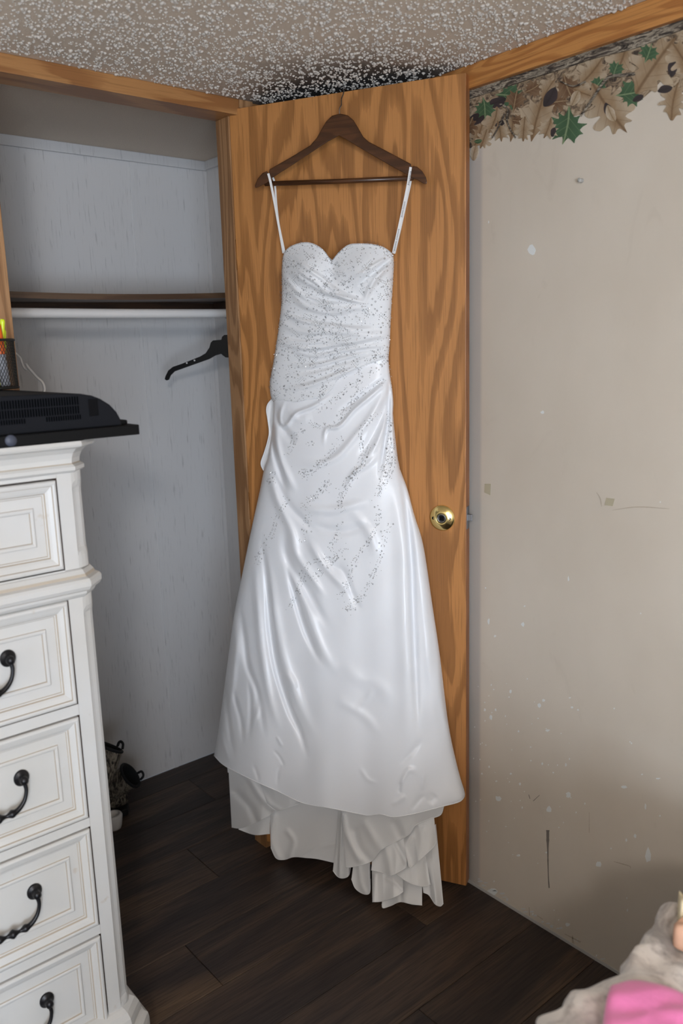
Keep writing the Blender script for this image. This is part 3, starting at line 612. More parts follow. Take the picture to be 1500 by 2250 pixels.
# beading: tens of thousands of stitches nobody could count -> one object
def beading():
    sub = (slice(None, None, 3), slice(None, None, 2)); gx, gy, go = Xp[sub].reshape(-1), Yp[sub].reshape(-1), OFF2[sub].reshape(-1)
    pts = []                                            # x, y, kind, size, angle
    inb = np.argwhere(ABOVE)
    for i, j in inb[rng.integers(0, len(inb), 1400)]:
        pts.append((Xp[i, j]+rng.normal(0, 1), Yp[i, j]+rng.normal(0, 1), rng.choice(['dot', 'dot', 'dot', 'ring', 'ring', 'seq']), rng.uniform(.6, 1.1), 0))
    def sprig(x, y, a, n=5, s=1.):
        for k in range(n):
            cx, cy = x+math.cos(a)*k*4.6*s, y+math.sin(a)*k*4.6*s
            for sd in (-1, 1): pts.append((cx+math.cos(a+sd*1.2)*3*s, cy+math.sin(a+sd*1.2)*3*s, 'leaf', .9*s, a+sd*.7))
    for i, j in inb[rng.integers(0, len(inb), 100)]: sprig(Xp[i, j], Yp[i, j], rng.choice([.6, .9, -2.3, -.5, 2.4])+rng.normal(0, .25), int(rng.integers(3, 6)), rng.uniform(.75, 1.))
    for i, j in inb[rng.integers(0, len(inb), 44)]: pts.append((Xp[i, j], Yp[i, j], 'gem', rng.uniform(.8, 1.15), 0))
    vines = [z5_(p) for p in ([(690, 30), (590, 80), (530, 90), (560, 130)], [(690, 150), (620, 220), (540, 270), (560, 330), (550, 420), (520, 480)], [(880, 0), (840, 60), (780, 180), (740, 270), (760, 320)], [(1040, 0), (990, 110), (950, 190), (940, 230)],
        [(1020, 375), (985, 440), (970, 540), (930, 640), (880, 740), (780, 850)], [(950, 290), (940, 400), (870, 510), (810, 600), (790, 690), (740, 780)], [(740, 370), (730, 440), (690, 500), (720, 560), (650, 575), (570, 600), (520, 720), (470, 830)], [(460, 240), (420, 300), (390, 360), (370, 430), (310, 520), (280, 600)], [(390, 80), (350, 150)], [(700, 590), (620, 660), (580, 680)], [(770, 490), (740, 540), (700, 590)], [(850, 790), (800, 830), (760, 850)])]
    vines += [zb_(p) for p in ([(1260, 240), (1100, 330), (950, 470), (850, 600), (760, 680), (640, 700), (520, 640)], [(1180, 560), (1090, 660), (1020, 740), (1040, 950), (1050, 1060), (970, 1140)], [(840, 800), (760, 920), (680, 1000), (540, 1140), (450, 1120)], [(1330, 800), (1340, 1060), (1280, 1200), (1240, 1270)], [(1010, 150), (1030, 250), (930, 300), (840, 380), (760, 440), (620, 540)],
        [(480, 720), (390, 770), (330, 970)], [(1020, 330), (900, 500), (820, 560)], [(1290, 30), (1200, 120), (1110, 180)], [(1290, 560), (1310, 760), (1290, 960), (1220, 1130)], [(990, 1180), (880, 1240), (820, 1380)], [(700, 1200), (640, 1330), (560, 1390)], [(110, 1220), (180, 1210)], [(1120, 860), (1080, 960)], [(560, 850), (500, 870)])]
    for vn in vines:
        L = np.linalg.norm(np.diff(np.array(vn), axis=0), axis=1).sum(); P = smooth_poly(vn, max(int(L/2.1), 4)); Tn = np.gradient(P, axis=0)
        for p, t in zip(P, Tn):
            a = math.atan2(t[1], t[0]); r = rng.random()
            q = p + rng.normal(0, 5.6, 2)
            if r < .42: pts.append((q[0], q[1], 'dot', rng.uniform(.6, 1.), 0))
            elif r < .56: pts.append((q[0], q[1], 'ring', rng.uniform(.8, 1.1), 0))
            elif r < .68: pts.append((q[0], q[1], 'seq', rng.uniform(.7, 1.2), 0))
            elif r < .95:
                for sd in (-1, 1): pts.append((p[0]+math.cos(a+sd*1.2)*3.5, p[1]+math.sin(a+sd*1.2)*3.5, 'leaf', rng.uniform(.7, 1.), a+sd*.7))
    for p in smooth_poly(TOP, 150): pts.append((p[0], p[1]+1.5, 'seq' if rng.random() < .4 else 'dot', .95, 0))
    for e in (smooth_poly(LEFT, 300)[:88], smooth_poly(RIGHT, 300)[:74]):
        for p in e[::2]: pts.append((p[0]+rng.normal(0, 1.), p[1], 'seq' if rng.random() < .4 else 'dot', .9, 0))
    A = np.array([(p[0], p[1]) for p in pts]); idx = np.zeros(len(A), int)
    for s in range(0, len(A), 200):
        d = (A[s:s+200, 0:1]-gx[None])**2+(A[s:s+200, 1:2]-gy[None])**2; idx[s:s+200] = d.argmin(1)
    near = np.hypot(A[:, 0]-gx[idx], A[:, 1]-gy[idx]) < 6
    CO = dlv(A, go[idx]+.0012); V, Fc, mi = [], [], []
    for (x, y, kd, s, a), c, ok in zip(pts, CO, near):
        if not ok: continue
        o = len(V)
        if kd == 'ring':
            k = 7; r0, r1 = .0021*s, .0012*s
            for q in range(k):
                g = 2*math.pi*q/k
                V += [(c[0]+r0*math.cos(g), c[1]-.0002, c[2]+r0*math.sin(g)), (c[0]+.5*(r0+r1)*math.cos(g), c[1]-.0009, c[2]+.5*(r0+r1)*math.sin(g)), (c[0]+r1*math.cos(g), c[1]-.0002, c[2]+r1*math.sin(g))]
            for q in range(k):
                w2 = (q+1) % k
                for e in (0, 1): Fc.append((o+3*q+e, o+3*w2+e, o+3*w2+e+1, o+3*q+e+1)); mi.append(0)
        else:
            if kd == 'leaf': rx, rz, dp = .0026*s, .00078*s, .0011
            elif kd == 'gem': rx, rz, dp = .0014*s, .0014*s, .0012
            elif kd == 'seq': rx, rz, dp = .0014*s, .0014*s, .0006
            else: rx, rz, dp = .0012*s, .0012*s, .0011
            ca, sa = math.cos(-a), math.sin(-a); tl = rng.normal(0, .0004, 4)
            for q, (u, v) in enumerate(((rx, 0), (0, rz), (-rx, 0), (0, -rz))): V.append((c[0]+u*ca-v*sa, c[1]+tl[q], c[2]+u*sa+v*ca))
            V.append((c[0], c[1]-dp, c[2])); mm = {'leaf': 0, 'gem': 1, 'seq': 2, 'dot': 0}[kd]
            for q in range(4): Fc.append((o+q, o+(q+1) % 4, o+4)); mi.append(mm)
    o = mesh('beading', V, Fc, [BEADS, GEM, SEQ], dress, False, mi, True); o['kind'] = 'stuff'; o['label'] = 'silver beads and sequins in leafy sprays'
beading()

# ------------------------------------------------------------------ wooden hanger
wh = thing('wooden_hanger', (HX, HY, 0), 'dark brown wooden suit hanger hooked over the top of the door', 'hanger', rot=TH)
z3 = lambda p: zz(p, 500, 150, 2.7273)
arch = z3([(672, 272), (720, 282), (755, 312), (785, 362), (812, 410), (845, 440), (960, 500), (1098, 573), (1100, 592), (1112, 586), (1135, 590), (1165, 615), (1187, 652), (1195, 682), (1190, 696), (1172, 692), (1140, 672), (1105, 660), (1080, 642), (960, 575), (830, 500), (740, 445), (668, 403), (600, 440), (500, 505), (380, 585), (268, 656), (235, 688), (200, 705), (166, 719), (162, 703), (180, 662), (208, 628), (236, 616), (246, 632), (250, 606), (380, 532), (495, 462), (535, 415), (562, 365), (590, 318), (625, 284)])
extrude_poly('hanger_body', arch, .0305, .0435, lambda p, d: dl(p, d), HANGW, wh, .0022, local=True)
tube('trouser_bar', [dl(z3([(225, 692)])[0], .037), dl(z3([(660, 678)])[0], .037), dl(z3([(1110, 658)])[0], .037)], .0058, HANGW, wh, 12, local=True)
h0 = dl((746, 252), .037); ht = DZT+.006; u0 = dl((752, 203), .010)[0]
hk = [(h0[0], -.037, h0[2]-.005), (h0[0], -.037, h0[2]+.012), (h0[0]+.003, -.032, h0[2]+.022), (u0-.001, -.014, h0[2]+.040), (u0, -.004, ht-.012), (u0, -.001, ht-.002), (u0, .010, ht+.002), (u0, .026, ht+.002), (u0, .037, ht-.004), (u0, .039, ht-.024)]
tube('hook', smooth_poly(hk, 60), .0016, CHROME, wh, 8, local=True)

# ------------------------------------------------------------------ dresser
dr = thing('dresser', (-1.42, -.22, 0), 'antiqued cream chest of drawers with black bail pulls', 'dresser')
XR, X0, YD, YBK = -.977, -1.871, -.45, -.03
def outline(o):                                  # plan outline grown by o, from back-left round the front to back-right
    c = .024
    return [(X0-o, YBK), (X0-o, YD+c-o*.4), (X0+c-o*.4, YD-o), (XR-c+o*.4, YD-o), (XR+o, YD+c-o*.4), (XR+o, YBK)]
def moulding(name, prof, mats, parent=dr, mi=None, cap=True):
    V, Fc, m2 = [], [], []
    for o, z in prof: V += [(x, y, z) for x, y in outline(o)]
    for i in range(len(prof)-1):
        for k in range(5): Fc.append((i*6+k, i*6+k+1, (i+1)*6+k+1, (i+1)*6+k)); m2.append(mi[i] if mi else 0)
    if cap: Fc += [tuple(range(6))[::-1], tuple((len(prof)-1)*6+k for k in range(6))]; m2 += [0, 0]
    return mesh(name, V, Fc, mats, parent, False, m2)
box('carcass', (X0+.012, -.428, .03), (XR-.012, YBK, 1.27), GAP, dr)
DRW = [(1.099, 1.259), (.843, 1.039), (.612, .816), (.382, .588), (.150, .356)]
RX0, RX1 = -1.815, -1.033
for z0, z1 in ((1.2625, 1.275), (1.042, 1.096), (.819, .840), (.591, .609), (.359, .379), (.115, .147)):
    box('rail', (RX0-.003, YD, z0), (RX1+.003, -.43, z1), CREAM, dr, .0008)
# corner posts: chamfered with a scooped flute that dies out at both ends
def post(xe, sg, z0, z1, parent):
    sq = [(0, 0), (.026, 0), (.036, .003), (.046, .010), (.0535, .020), (.056, .034), (.056, .42)]
    fl = [(0, 0), (.026, 0), (.029, .007), (.036, .0115), (.0445, .0155), (.0515, .0225), (.056, .029), (.056, .42)]
    sq = [(0, 0), (.026, 0), (.033, .0022), (.041, .0062), (.048, .012), (.0535, .021), (.056, .031), (.056, .42)]
    sq = [(min(a, .053), b) for a, b in sq]; fl = [(min(a, .053), b) for a, b in fl]
    zs = [z0, z0+.022, z0+.030, z0+.036, z0+.044, z1-.044, z1-.036, z1-.030, z1-.022, z1]; wt = [0, 0, .35, .8, 1, 1, .8, .35, 0, 0]
    V, Fc = [], []
    for z, w_ in zip(zs, wt):
        for (a, b), (c, d) in zip(sq, fl): V.append((xe+sg*(a*(1-w_)+c*w_), YD+b*(1-w_)+d*w_, z))
    for i in range(len(zs)-1):
        for k in range(7): Fc.append((i*8+k, i*8+k+1, (i+1)*8+k+1, (i+1)*8+k) if sg > 0 else (i*8+k+1, i*8+k, (i+1)*8+k, (i+1)*8+k+1))
    o = mesh('corner_post', V, Fc, CREAM, parent)
for xe, sg in ((XR-.053, 1), (X0+.053, -1)):
    post(xe, sg, 1.095, 1.276, dr); post(xe, sg, .155, 1.044, dr)
moulding('waist_moulding', [(-.004, 1.038), (.004, 1.043), (.008, 1.048), (.0085, 1.053), (.016, 1.056), (.020, 1.063), (.020, 1.072), (.017, 1.077), (.010, 1.080), (.008, 1.085), (.003, 1.092), (-.004, 1.096)], [CREAM, GLAZE], mi=[0, 0, 0, 1, 0, 0, 0, 0, 1, 0, 0])
moulding('crown_moulding', [(-.004, 1.268), (.003, 1.270), (.008, 1.274), (.008, 1.280), (.003, 1.284), (.001, 1.286), (.002, 1.294), (.006, 1.304), (.014, 1.312), (.020, 1.315), (.026, 1.316), (.028, 1.320), (.026, 1.326)], [CREAM, GLAZE], mi=[0, 0, 0, 0, 1, 0, 0, 0, 0, 0, 0, 0])
moulding('base_moulding', [(-.004, .176), (.004, .172), (.012, .166), (.019, .154), (.021, .144), (.0215, .136), (.019, .133), (.019, .129), (.028, .127), (.034, .120), (.036, .108), (.036, .045)], [CREAM, GLAZE], mi=[0, 0, 0, 0, 0, 0, 1, 0, 0, 0, 0])
for xa, sg in ((XR+.034, -1), (X0-.034, 1)):
    for yf, ya in ((YD-.034, YD+.05), (YBK, YBK-.09)):
        extrude_poly('bracket_foot', [(xa, 0), (xa+sg*.09, 0), (xa+sg*.10, .02), (xa+sg*.13, .035), (xa+sg*.16, .045), (xa, .045)], min(yf, ya), max(yf, ya), lambda p, d: (p[0], d, p[1]), CREAM, dr, .002)
def drawer(z0, z1):
    prof = [(0, .0), (0, .018), (.0015, .0205), (.0045, .0215), (.0075, .0205), (.0085, .0175), (.0100, .0170), (.0150, .0150), (.0190, .0125), (.0205, .0095), (.0225, .0090), (.0235, .0075), (.0400, .0075), (.0405, .0100), (.0425, .0115), (.0450, .0112), (.0470, .0095), (.0478, .0062)]
    glz = {4, 8, 10, 12, 16}
    V, Fc, mi = [], [], []
    for ins, d in prof:
        iz = ins*1.12
        V += [(RX0+ins, YD+.016-d, z0+iz), (RX1-ins, YD+.016-d, z0+iz), (RX1-ins, YD+.016-d, z1-iz), (RX0+ins, YD+.016-d, z1-iz)]
    for i in range(len(prof)-1):
        for k in range(4): Fc.append((i*4+k, i*4+(k+1) % 4, (i+1)*4+(k+1) % 4, (i+1)*4+k)); mi.append(1 if i in glz else 0)
    n = (len(prof)-1)*4; Fc.append((n, n+1, n+2, n+3)); mi.append(0)
    d = mesh('drawer', V, Fc, [CREAM, GLAZE], dr, False, mi)
    zc = (z0+z1)/2; yf = YD+.016-.0062
    for xc in ((-1.194, -1.654) if z1 < 1.1 else (-1.222, -1.626)):
        parts = []
        zp = zc+.017
        for s in (-1, 1):
            Mx = Matrix.Translation((xc+s*.051, yf, zp)) @ Matrix.Rotation(math.pi/2, 4, 'X')
            prof2 = [(.0135, 0), (.0140, .002), (.0125, .004), (.008, .0055), (.006, .009), (.0072, .014), (.0068, .019), (.003, .0215), (.0003, .022)]
            V2, F2 = [], []
            for r, h in prof2:
                for q in range(20):
                    a = 2*math.pi*q/20; V2.append(np.array(Mx @ Vector((r*math.cos(a), r*math.sin(a)*1.12, h))))
            for i in range(len(prof2)-1):
                for q in range(20): F2.append((i*20+q, i*20+(q+1) % 20, (i+1)*20+(q+1) % 20, (i+1)*20+q))
            parts.append((V2, F2))
        P = smooth_poly([(xc-.051, yf-.016, zp-.004), (xc-.052, yf-.018, zp-.018), (xc-.046, yf-.019, zp-.036), (xc-.032, yf-.020, zp-.049), (xc-.016, yf-.020, zp-.052), (xc, yf-.020, zp-.052), (xc+.016, yf-.020, zp-.052), (xc+.032, yf-.020, zp-.049), (xc+.046, yf-.019, zp-.036), (xc+.052, yf-.018, zp-.018), (xc+.051, yf-.016, zp-.004)], 61)
        u = np.abs(np.linspace(-1, 1, 61)); rr = .0042+.0008*np.sin(u*6)
        rr = rr + .0046*np.exp(-(u/.055)**2) + .0026*np.exp(-((u-.27)/.05)**2) - .0018*np.exp(-((u-.14)/.05)**2)
        parts.append(tube_geo(P, rr, 10))
        V3, F3 = merge(parts); mesh('bail_pull', V3, F3, IRON, d, True)
for a in DRW: drawer(*a)

# ------------------------------------------------------------------ television lying face down
tv = thing('television', (-1.27, -.26, 1.326), 'black flat-screen television lying face down on the dresser', 'television')
box('bezel', (-1.68, -.478, 1.3275), (-.8795, -.03, 1.3455), TVB, tv, .0015)
hump = [(-.9060, 1.3455), (-.9075, 1.356), (-.914, 1.370), (-.926, 1.384), (-.942, 1.395), (-.958, 1.402), (-.978, 1.4062), (-1.02, 1.409), (-1.10, 1.410), (-1.50, 1.410), (-1.58, 1.406), (-1.62, 1.395), (-1.645, 1.375), (-1.652, 1.3455)]
extrude_poly('back_shell', hump, -.464, -.10, lambda p, d: (p[0], d, p[1]), TVG, tv, .0025)
parts = []
def slot(x0, x1, z0, z1, y=-.4638, t=.0012):
    V = [(x0, y-t, z0), (x1, y-t, z0), (x1, y-t, z1), (x0, y-t, z1), (x0, y+t, z0), (x1, y+t, z0), (x1, y+t, z1), (x0, y+t, z1)]
    parts.append((V, [(0, 1, 2, 3), (0, 4, 5, 1), (1, 5, 6, 2), (2, 6, 7, 3), (3, 7, 4, 0)]))
for r_, (za, zb2) in enumerate(((1.388, 1.402), (1.3725, 1.386))):
    x = -.984
    while x > -1.58: slot(x-.0022, x, za, zb2); x -= .0046
x = -.982
while x > -1.58:
    if not -1.075 < x < -1.042: slot(x-.002, x, 1.3625, 1.3705)
    x -= .0042
V, Fc = merge(parts); o = mesh('vent_slots', V, Fc, TVS, tv); o['kind'] = 'stuff'
box('side_recess', (-.966, -.4652, 1.366), (-.9485, -.460, 1.396), BLACKM, tv, .0015)
Mf = Matrix.Translation((-1.110, -.4785, 1.3375)) @ Matrix.Rotation(math.pi/2, 4, 'X')
lathe('sticker', [(.0095, -.0005), (.0095, .0004), (.0001, .0004)], plain('grey_sticker', (74, 78, 92), .5), tv, Mf, 20)
box('speaker_lug', (-.905, -.455, 1.3455), (-.890, -.42, 1.354), TVB, tv, .003)

# ------------------------------------------------------------------ pencil cup on the television
cupx, cupy, cz0, cz1, cr_ = -1.0205, -.15, 1.4105, 1.506, .0425
cup = thing('pencil_cup', (cupx, cupy, cz0), 'black wire mesh pencil cup standing on the television', 'pencil cup')
WIRE = plain('black_wire_mesh', (20, 22, 20), .5)
parts = []
for dirn in (-1, 1):
    for k in range(44):
        a0 = 2*math.pi*k/44; P = [(cupx+cr_*math.cos(a0+dirn*t*1.15), cupy+cr_*math.sin(a0+dirn*t*1.15), cz0+(cz1-cz0)*t) for t in np.linspace(0, 1, 12)]
        parts.append(tube_geo(P, .00062, 4, cap=False))
V, Fc = merge(parts); o = mesh('wire_mesh', V, Fc, WIRE, cup); o['kind'] = 'stuff'
ring = lambda z, r: [(cupx+r*math.cos(a), cupy+r*math.sin(a), z) for a in np.linspace(0, 2*math.pi, 40, endpoint=False)]
tube('rim', ring(cz1, cr_), .0026, WIRE, cup, 8, closed=True); tube('foot_ring', ring(cz0+.0026, cr_), .0026, WIRE, cup, 8, closed=True)
lathe('cup_base', [(.0001, .0012), (cr_, .0012), (cr_, .004), (.0001, .004)], WIRE, cup, Matrix.Translation((cupx, cupy, cz0)), 32)
def pen(name, label, cat, a, b, segs):
    a, b = np.array(a), np.array(b); t = thing(name, tuple(a), label, cat); L = b-a; q = Vector(L).to_track_quat('Z', 'Y').to_matrix().to_4x4(); M = Matrix.Translation(a) @ q; ln = np.linalg.norm(L)
    for nm, prof, mat in segs: lathe(nm, [(r, h*ln) for r, h in prof], mat, t, M, 20)
    return t, M, ln
ORG = plain('orange_plastic', (244, 108, 28), .35); YEL = plain('neon_yellow_plastic', (222, 240, 40), .3, Emission_Strength=0.); GRYP = plain('grey_pen_body', (168, 172, 182), .45)
pen('orange_marker', 'orange capped grey marker standing in the pencil cup', 'marker', (-1.003, -.158, 1.416), (-1.0085, -.150, 1.540), [('marker_body', [(.0001, 0), (.0085, .0), (.0095, .02), (.0095, .52)], GRYP), ('marker_cap', [(.0102, .50), (.0105, .52), (.0102, .94), (.009, .985), (.0001, 1.0)], ORG)])
yt, ym, yl = pen('yellow_highlighter', 'neon yellow highlighter leaning in the pencil cup', 'highlighter', (-1.0035, -.135, 1.416), (-.9890, -.1300, 1.528), [('highlighter_body', [(.0001, 0), (.006, 0), (.007, .03), (.007, .6)], YEL), ('highlighter_cap', [(.0074, .58), (.0076, .60), (.0074, .96), (.006, 1.0), (.0001, 1.0)], YEL)])
yt2, _, _ = pen('yellow_pen', 'slim neon yellow pen rising highest from the pencil cup', 'pen', (-1.0, -.120, 1.416), (-.9925, -.1480, 1.547), [('pen_barrel', [(.0001, 0), (.0040, .01), (.0042, .7)], YEL), ('pen_cap', [(.0045, .69), (.0047, .72), (.0046, .97), (.0035, 1.0), (.0001, 1.0)], YEL)])

# ------------------------------------------------------------------ closet shelf, rod, hangers
sh = thing('closet_shelf', (-.6, .5, 1.63), 'sagging dark brown closet shelf on a wall cleat', 'shelf')
xs = np.linspace(-1.6, -.0102, 60); V, Fc = [], []
for x in xs:
    u = np.clip((x+1.05)/1.04, 0, 1); sag = -.0125*math.sin(math.pi*u)
    zt0 = np.interp(x, [-.808, -.16], [1.6455, 1.6515])
    for y, f in ((.33, 1.), (.6495, .15)):
        V += [(x, y, zt0+sag*f-.0155), (x, y, zt0+sag*f)]
for i in range(59):
    a, b = i*4, i*4+4
    Fc += [(a, b, b+1, a+1), (a+2, a+3, b+3, b+2), (a+1, b+1, b+3, a+3), (a, a+2, b+2, b)]
Fc += [(0, 1, 3, 2), (59*4, 59*4+2, 59*4+3, 59*4+1)]
mesh('shelf_board', V, Fc, SHELF, sh)
box('wall_cleat', (-1.6, YB-.022, 1.606), (-.0102, YB-.0045, 1.634), CLEAT, sh, .001)
box('side_cleat', (-.026, .36, 1.606), (-.0100, YB-.024, 1.634), CLEAT, sh, .001)
rod = thing('closet_rod', (-.6, .33, 1.585), 'white enamelled closet rod under the brown shelf', 'rod')
tube('rod_tube', [(x, .33, 1.5860-.003*math.sin(math.pi*np.clip((x+1.05)/1.04, 0, 1))) for x in np.linspace(-1.6, -.0100, 24)], .0130, WHITEP, rod, 18)
lathe('rod_flange', [(.0001, 0), (.024, 0), (.024, .003), (.018, .006), (.0155, .012), (.0145, .012)], WHITEP, rod, Matrix.Translation((-.0099, .33, 1.586)) @ Matrix.Rotation(-math.pi/2, 4, 'Y'), 24)
def vplane(A, B):                                # vertical plane through two plan points: photo point -> xyz, pushed d along its normal
    A, B = np.array([*A, 0.]), np.array([*B, 0.]); d = (B-A)/np.linalg.norm(B-A); n = np.array([d[1], -d[0], 0])
    return (lambda p, t=0.: hit(p, n, n @ A+t)), d, n
mp, hd, hn = vplane((-.150, .33), (-.290, .50))
bh = thing('black_hanger', (-.150, .33, 1.5), 'black plastic clothes hanger on the rod beside the jamb', 'hanger')
z7 = lambda p: zz(p, 0, 600, 2.5)
half = z7([(1262, 338), (1232, 340), (1220, 350), (1216, 366), (1170, 370), (1158, 382), (1150, 410), (1130, 440), (1100, 458), (1070, 470), (1000, 498), (950, 515), (925, 535), (910, 565), (905, 583), (915, 590), (928, 586), (938, 562), (960, 540), (1010, 522), (1100, 490), (1150, 472), (1185, 452), (1215, 444), (1228, 455), (1240, 464), (1262, 464)])
NK = mp(half[0]); off0 = NK.copy()
L2 = [mp(p) for p in half]; ax = np.array([-.150, .33])
loc2 = [((v-np.array([*ax, 0]))[:2] @ hd[:2], v[2]) for v in L2]; xm = min(s for s, z in loc2)
outl = [(s, z) for s, z in loc2] + [(2*xm-.0004-s, z) for s, z in loc2[::-1]]
extrude_poly('hanger_body', outl, -.0025, .0025, lambda p, d: np.array([*ax, 0.])+hd*p[0]+hn*d+np.array([0, 0, p[1]]), BLACKP, bh, .001)
ctr = np.array([*ax, 0.])+hd*(xm-.0002); zt_ = max(z for s, z in loc2)
hkp = [ctr+np.array([0, 0, zt_-.004]), ctr+np.array([0, 0, zt_+.018])]
rc = .0165
for a in np.linspace(-.5*math.pi, 1.05*math.pi, 18): hkp.append(ctr + hd*(rc*math.cos(a)) + np.array([0, 0, 1.5845+rc*math.sin(a)]))
tube('hook', [hkp[0], hkp[1]]+hkp[2:], .0016, CHROME, bh, 8)
for p in ((1028, 494), (1070, 480)):
    c = mp(zz([p], 0, 600, 2.5)[0], .0)
    box('strap_notch', c-np.array([.004, .0032, .0022]), c+np.array([.004, .0032, .0022]), WHITEP, bh, .001)
mw, wd_, wn = vplane((-.835, .33), (-.715, .20))
whh = thing('white_hanger', (-.835, .33, 1.49), 'white plastic clothes hanger hanging behind the television', 'hanger')
zr = lambda p: zz(p, 0, 650, 6.43)
arm = [mw(p) for p in [(4, 742), (20, 762)]+zr([(205, 800), (280, 870), (305, 930), (330, 1000), (360, 1040), (385, 1042)])+zr([(400, 1015), (450, 1070), (520, 1150), (590, 1210), (620, 1270), (625, 1340)])+[(94, 874), (80, 880), (40, 872), (4, 866)]]
tube('hanger_frame', smooth_poly(arm[:8], 40), .0030, WHITEP, whh, 8)
tube('hanger_frame', smooth_poly([mw(p) for p in zr([(365, 960), (400, 1015), (450, 1070), (520, 1150), (590, 1210), (622, 1275), (625, 1345)])+[(92, 872), (78, 879), (40, 872), (4, 866)]], 50), .0036, WHITEP, whh, 8)
extrude_poly('arm_web', zr([(525, 1160), (590, 1215), (612, 1275), (612, 1345), (540, 1345), (535, 1220)]), -.0006, .0006, lambda p, d: mw(p, d), WHITEP, whh)
a0 = arm[0]; top_ = np.array([a0[0], a0[1], 1.5845])
tube('hook', [a0, a0+np.array([0, 0, .02])]+[top_*np.array([1, 1, 0])+wd_*(.0170*math.cos(a))+np.array([0, 0, 1.5850+.0170*math.sin(a)]) for a in np.linspace(-.5*math.pi, 1.0*math.pi, 16)], .0022, WHITEP, whh, 8)
b0 = a0
larm = [b0 - wd_*(np.dot(p-b0, wd_)) + (np.array([0, 0, p[2]-b0[2]])) for p in arm]
tube('hanger_frame', smooth_poly(larm, 60), .0034, WHITEP, whh, 8)

# ------------------------------------------------------------------ camouflage boots and a white tub behind the dresser
def make_camo(nm='camouflage_rubber'):
    m = NT(nm, .6); n = m.noise(m.coord((60, 60, 26)), 1., 4, .6, 1.5); n2 = m.noise(m.coord((170, 170, 40)), 1., 3)
    c = m.ramp(n, [(.38, (44, 38, 32)), (.47, (110, 100, 88)), (.56, (150, 142, 128)), (.66, (74, 66, 54))]); c = m.mix(m.ramp(n2, [(.36, 1.), (.44, 0.)]), c, (32, 28, 26)); m.color(c); return m.m
CAMO = make_camo(); LINER = plain('black_boot_lining', (14, 15, 18), .85); TREAD = plain('black_sole_rubber', (22, 21, 21), .7)
def boot(label, base, top, toe_dir, ra, rb, h_tab):
    base, top = np.array(base, float), np.array(top, float); t = thing('rubber_boot', (base[0], base[1], 0), label, 'boot', group='boots in the closet')
    ax_ = (top-base); L = np.linalg.norm(ax_); ax_ /= L; td = np.array([*toe_dir, 0.]); td /= np.linalg.norm(td)
    e1 = td-ax_*(td @ ax_); e1 /= np.linalg.norm(e1); e2 = np.cross(ax_, e1); n = 28; V, Fc = [], []
    prof = [(0, .80, .0), (.12, .78, .0), (.3, .76, 0), (.55, .84, 0), (.8, .95, 0), (.97, 1.0, 0), (1.0, 1.02, 0)]
    for f, s, _ in prof:
        for k in range(n):
            a = 2*math.pi*k/n; dz = .014*math.cos(a)*(f > .9)
            V.append(base+ax_*(L*f+dz)+e1*(ra*s*math.cos(a))+e2*(rb*s*math.sin(a)))
    for i in range(len(prof)-1):
        for k in range(n): Fc.append((i*n+k, i*n+(k+1) % n, (i+1)*n+(k+1) % n, (i+1)*n+k))
    mesh('boot_shaft', V, Fc, CAMO, t, True)
    V2, F2 = [], []
    for f, s in ((1.0, 1.02), (1.005, .97), (.97, .93), (.8, .88), (.45, .72), (.42, .02)):
        for k in range(n):
            a = 2*math.pi*k/n; dz = .014*math.cos(a)*(f > .9)
            V2.append(base+ax_*(L*f+dz)+e1*(ra*s*math.cos(a))+e2*(rb*s*math.sin(a)))
    for i in range(5):
        for k in range(n): F2.append((i*n+k, i*n+(k+1) % n, (i+1)*n+(k+1) % n, (i+1)*n+k))
    mesh('boot_lining', V2, F2, LINER, t, True)
    rimp = [base+ax_*(L+.014*math.cos(a))+e1*(ra*1.0*math.cos(a))+e2*(rb*1.0*math.sin(a)) for a in np.linspace(0, 2*math.pi, n, endpoint=False)]
    tube('collar', rimp, .0045, LINER, t, 8, closed=True)
    tabc = base+ax_*(L-.012)+e1*(ra*1.0)*h_tab
    tube('pull_tab', smooth_poly([tabc-e2*.012+ax_*.004, tabc-e2*.009+ax_*.018, tabc+ax_*.022, tabc+e2*.009+ax_*.018, tabc+e2*.012+ax_*.004], 16), .0042, LINER, t, 6)
    # foot: rounded toe box down to the sole
    side = np.array([-td[1], td[0], 0]); V3, F3 = [], []
    fb = base.copy()
    for f, wv, hv in ((-.085, .030, .070), (-.070, .044, .10), (-.03, .048, .115), (.03, .047, .105), (.09, .050, .075), (.14, .047, .060), (.175, .036, .050), (.192, .014, .036)):
        for k in range(16):
            a = 2*math.pi*k/16; c_, s_ = math.cos(a), math.sin(a)
            p = np.array([fb[0], fb[1], 0])+td*f+side*(wv*c_)+np.array([0, 0, max(.020, .020+hv*.5*(1+s_)-.0)]); V3.append(p)
    for i in range(7):
        for k in range(16): F3.append((i*16+k, i*16+(k+1) % 16, (i+1)*16+(k+1) % 16, (i+1)*16+k))
    F3 += [tuple(range(16))[::-1], tuple(7*16+k for k in range(16))]
    mesh('boot_foot', V3, F3, CAMO, t, True)
    sol = [(np.array([fb[0], fb[1], 0])+td*f+side*w_) for f, w_ in ((-.09, -.02), (-.075, -.045), (0, -.045), (.08, -.054), (.15, -.05), (.195, -.02), (.195, .02), (.15, .05), (.08, .054), (0, .045), (-.075, .045), (-.09, .02))]
    extrude_poly('boot_sole', [(p[0], p[1]) for p in sol], 0.0, .024, lambda p, d: (p[0], p[1], d), TREAD, t, .003)
pA = ony((286, 1704), .44); pB = ony((236, 1640), .34)
boot('camouflage boot with its black lined opening tipped toward the room', (pA[0]-.075, pA[1]+.085, .060), tuple(pA), (-1., .05), .050, .040, -1.0)
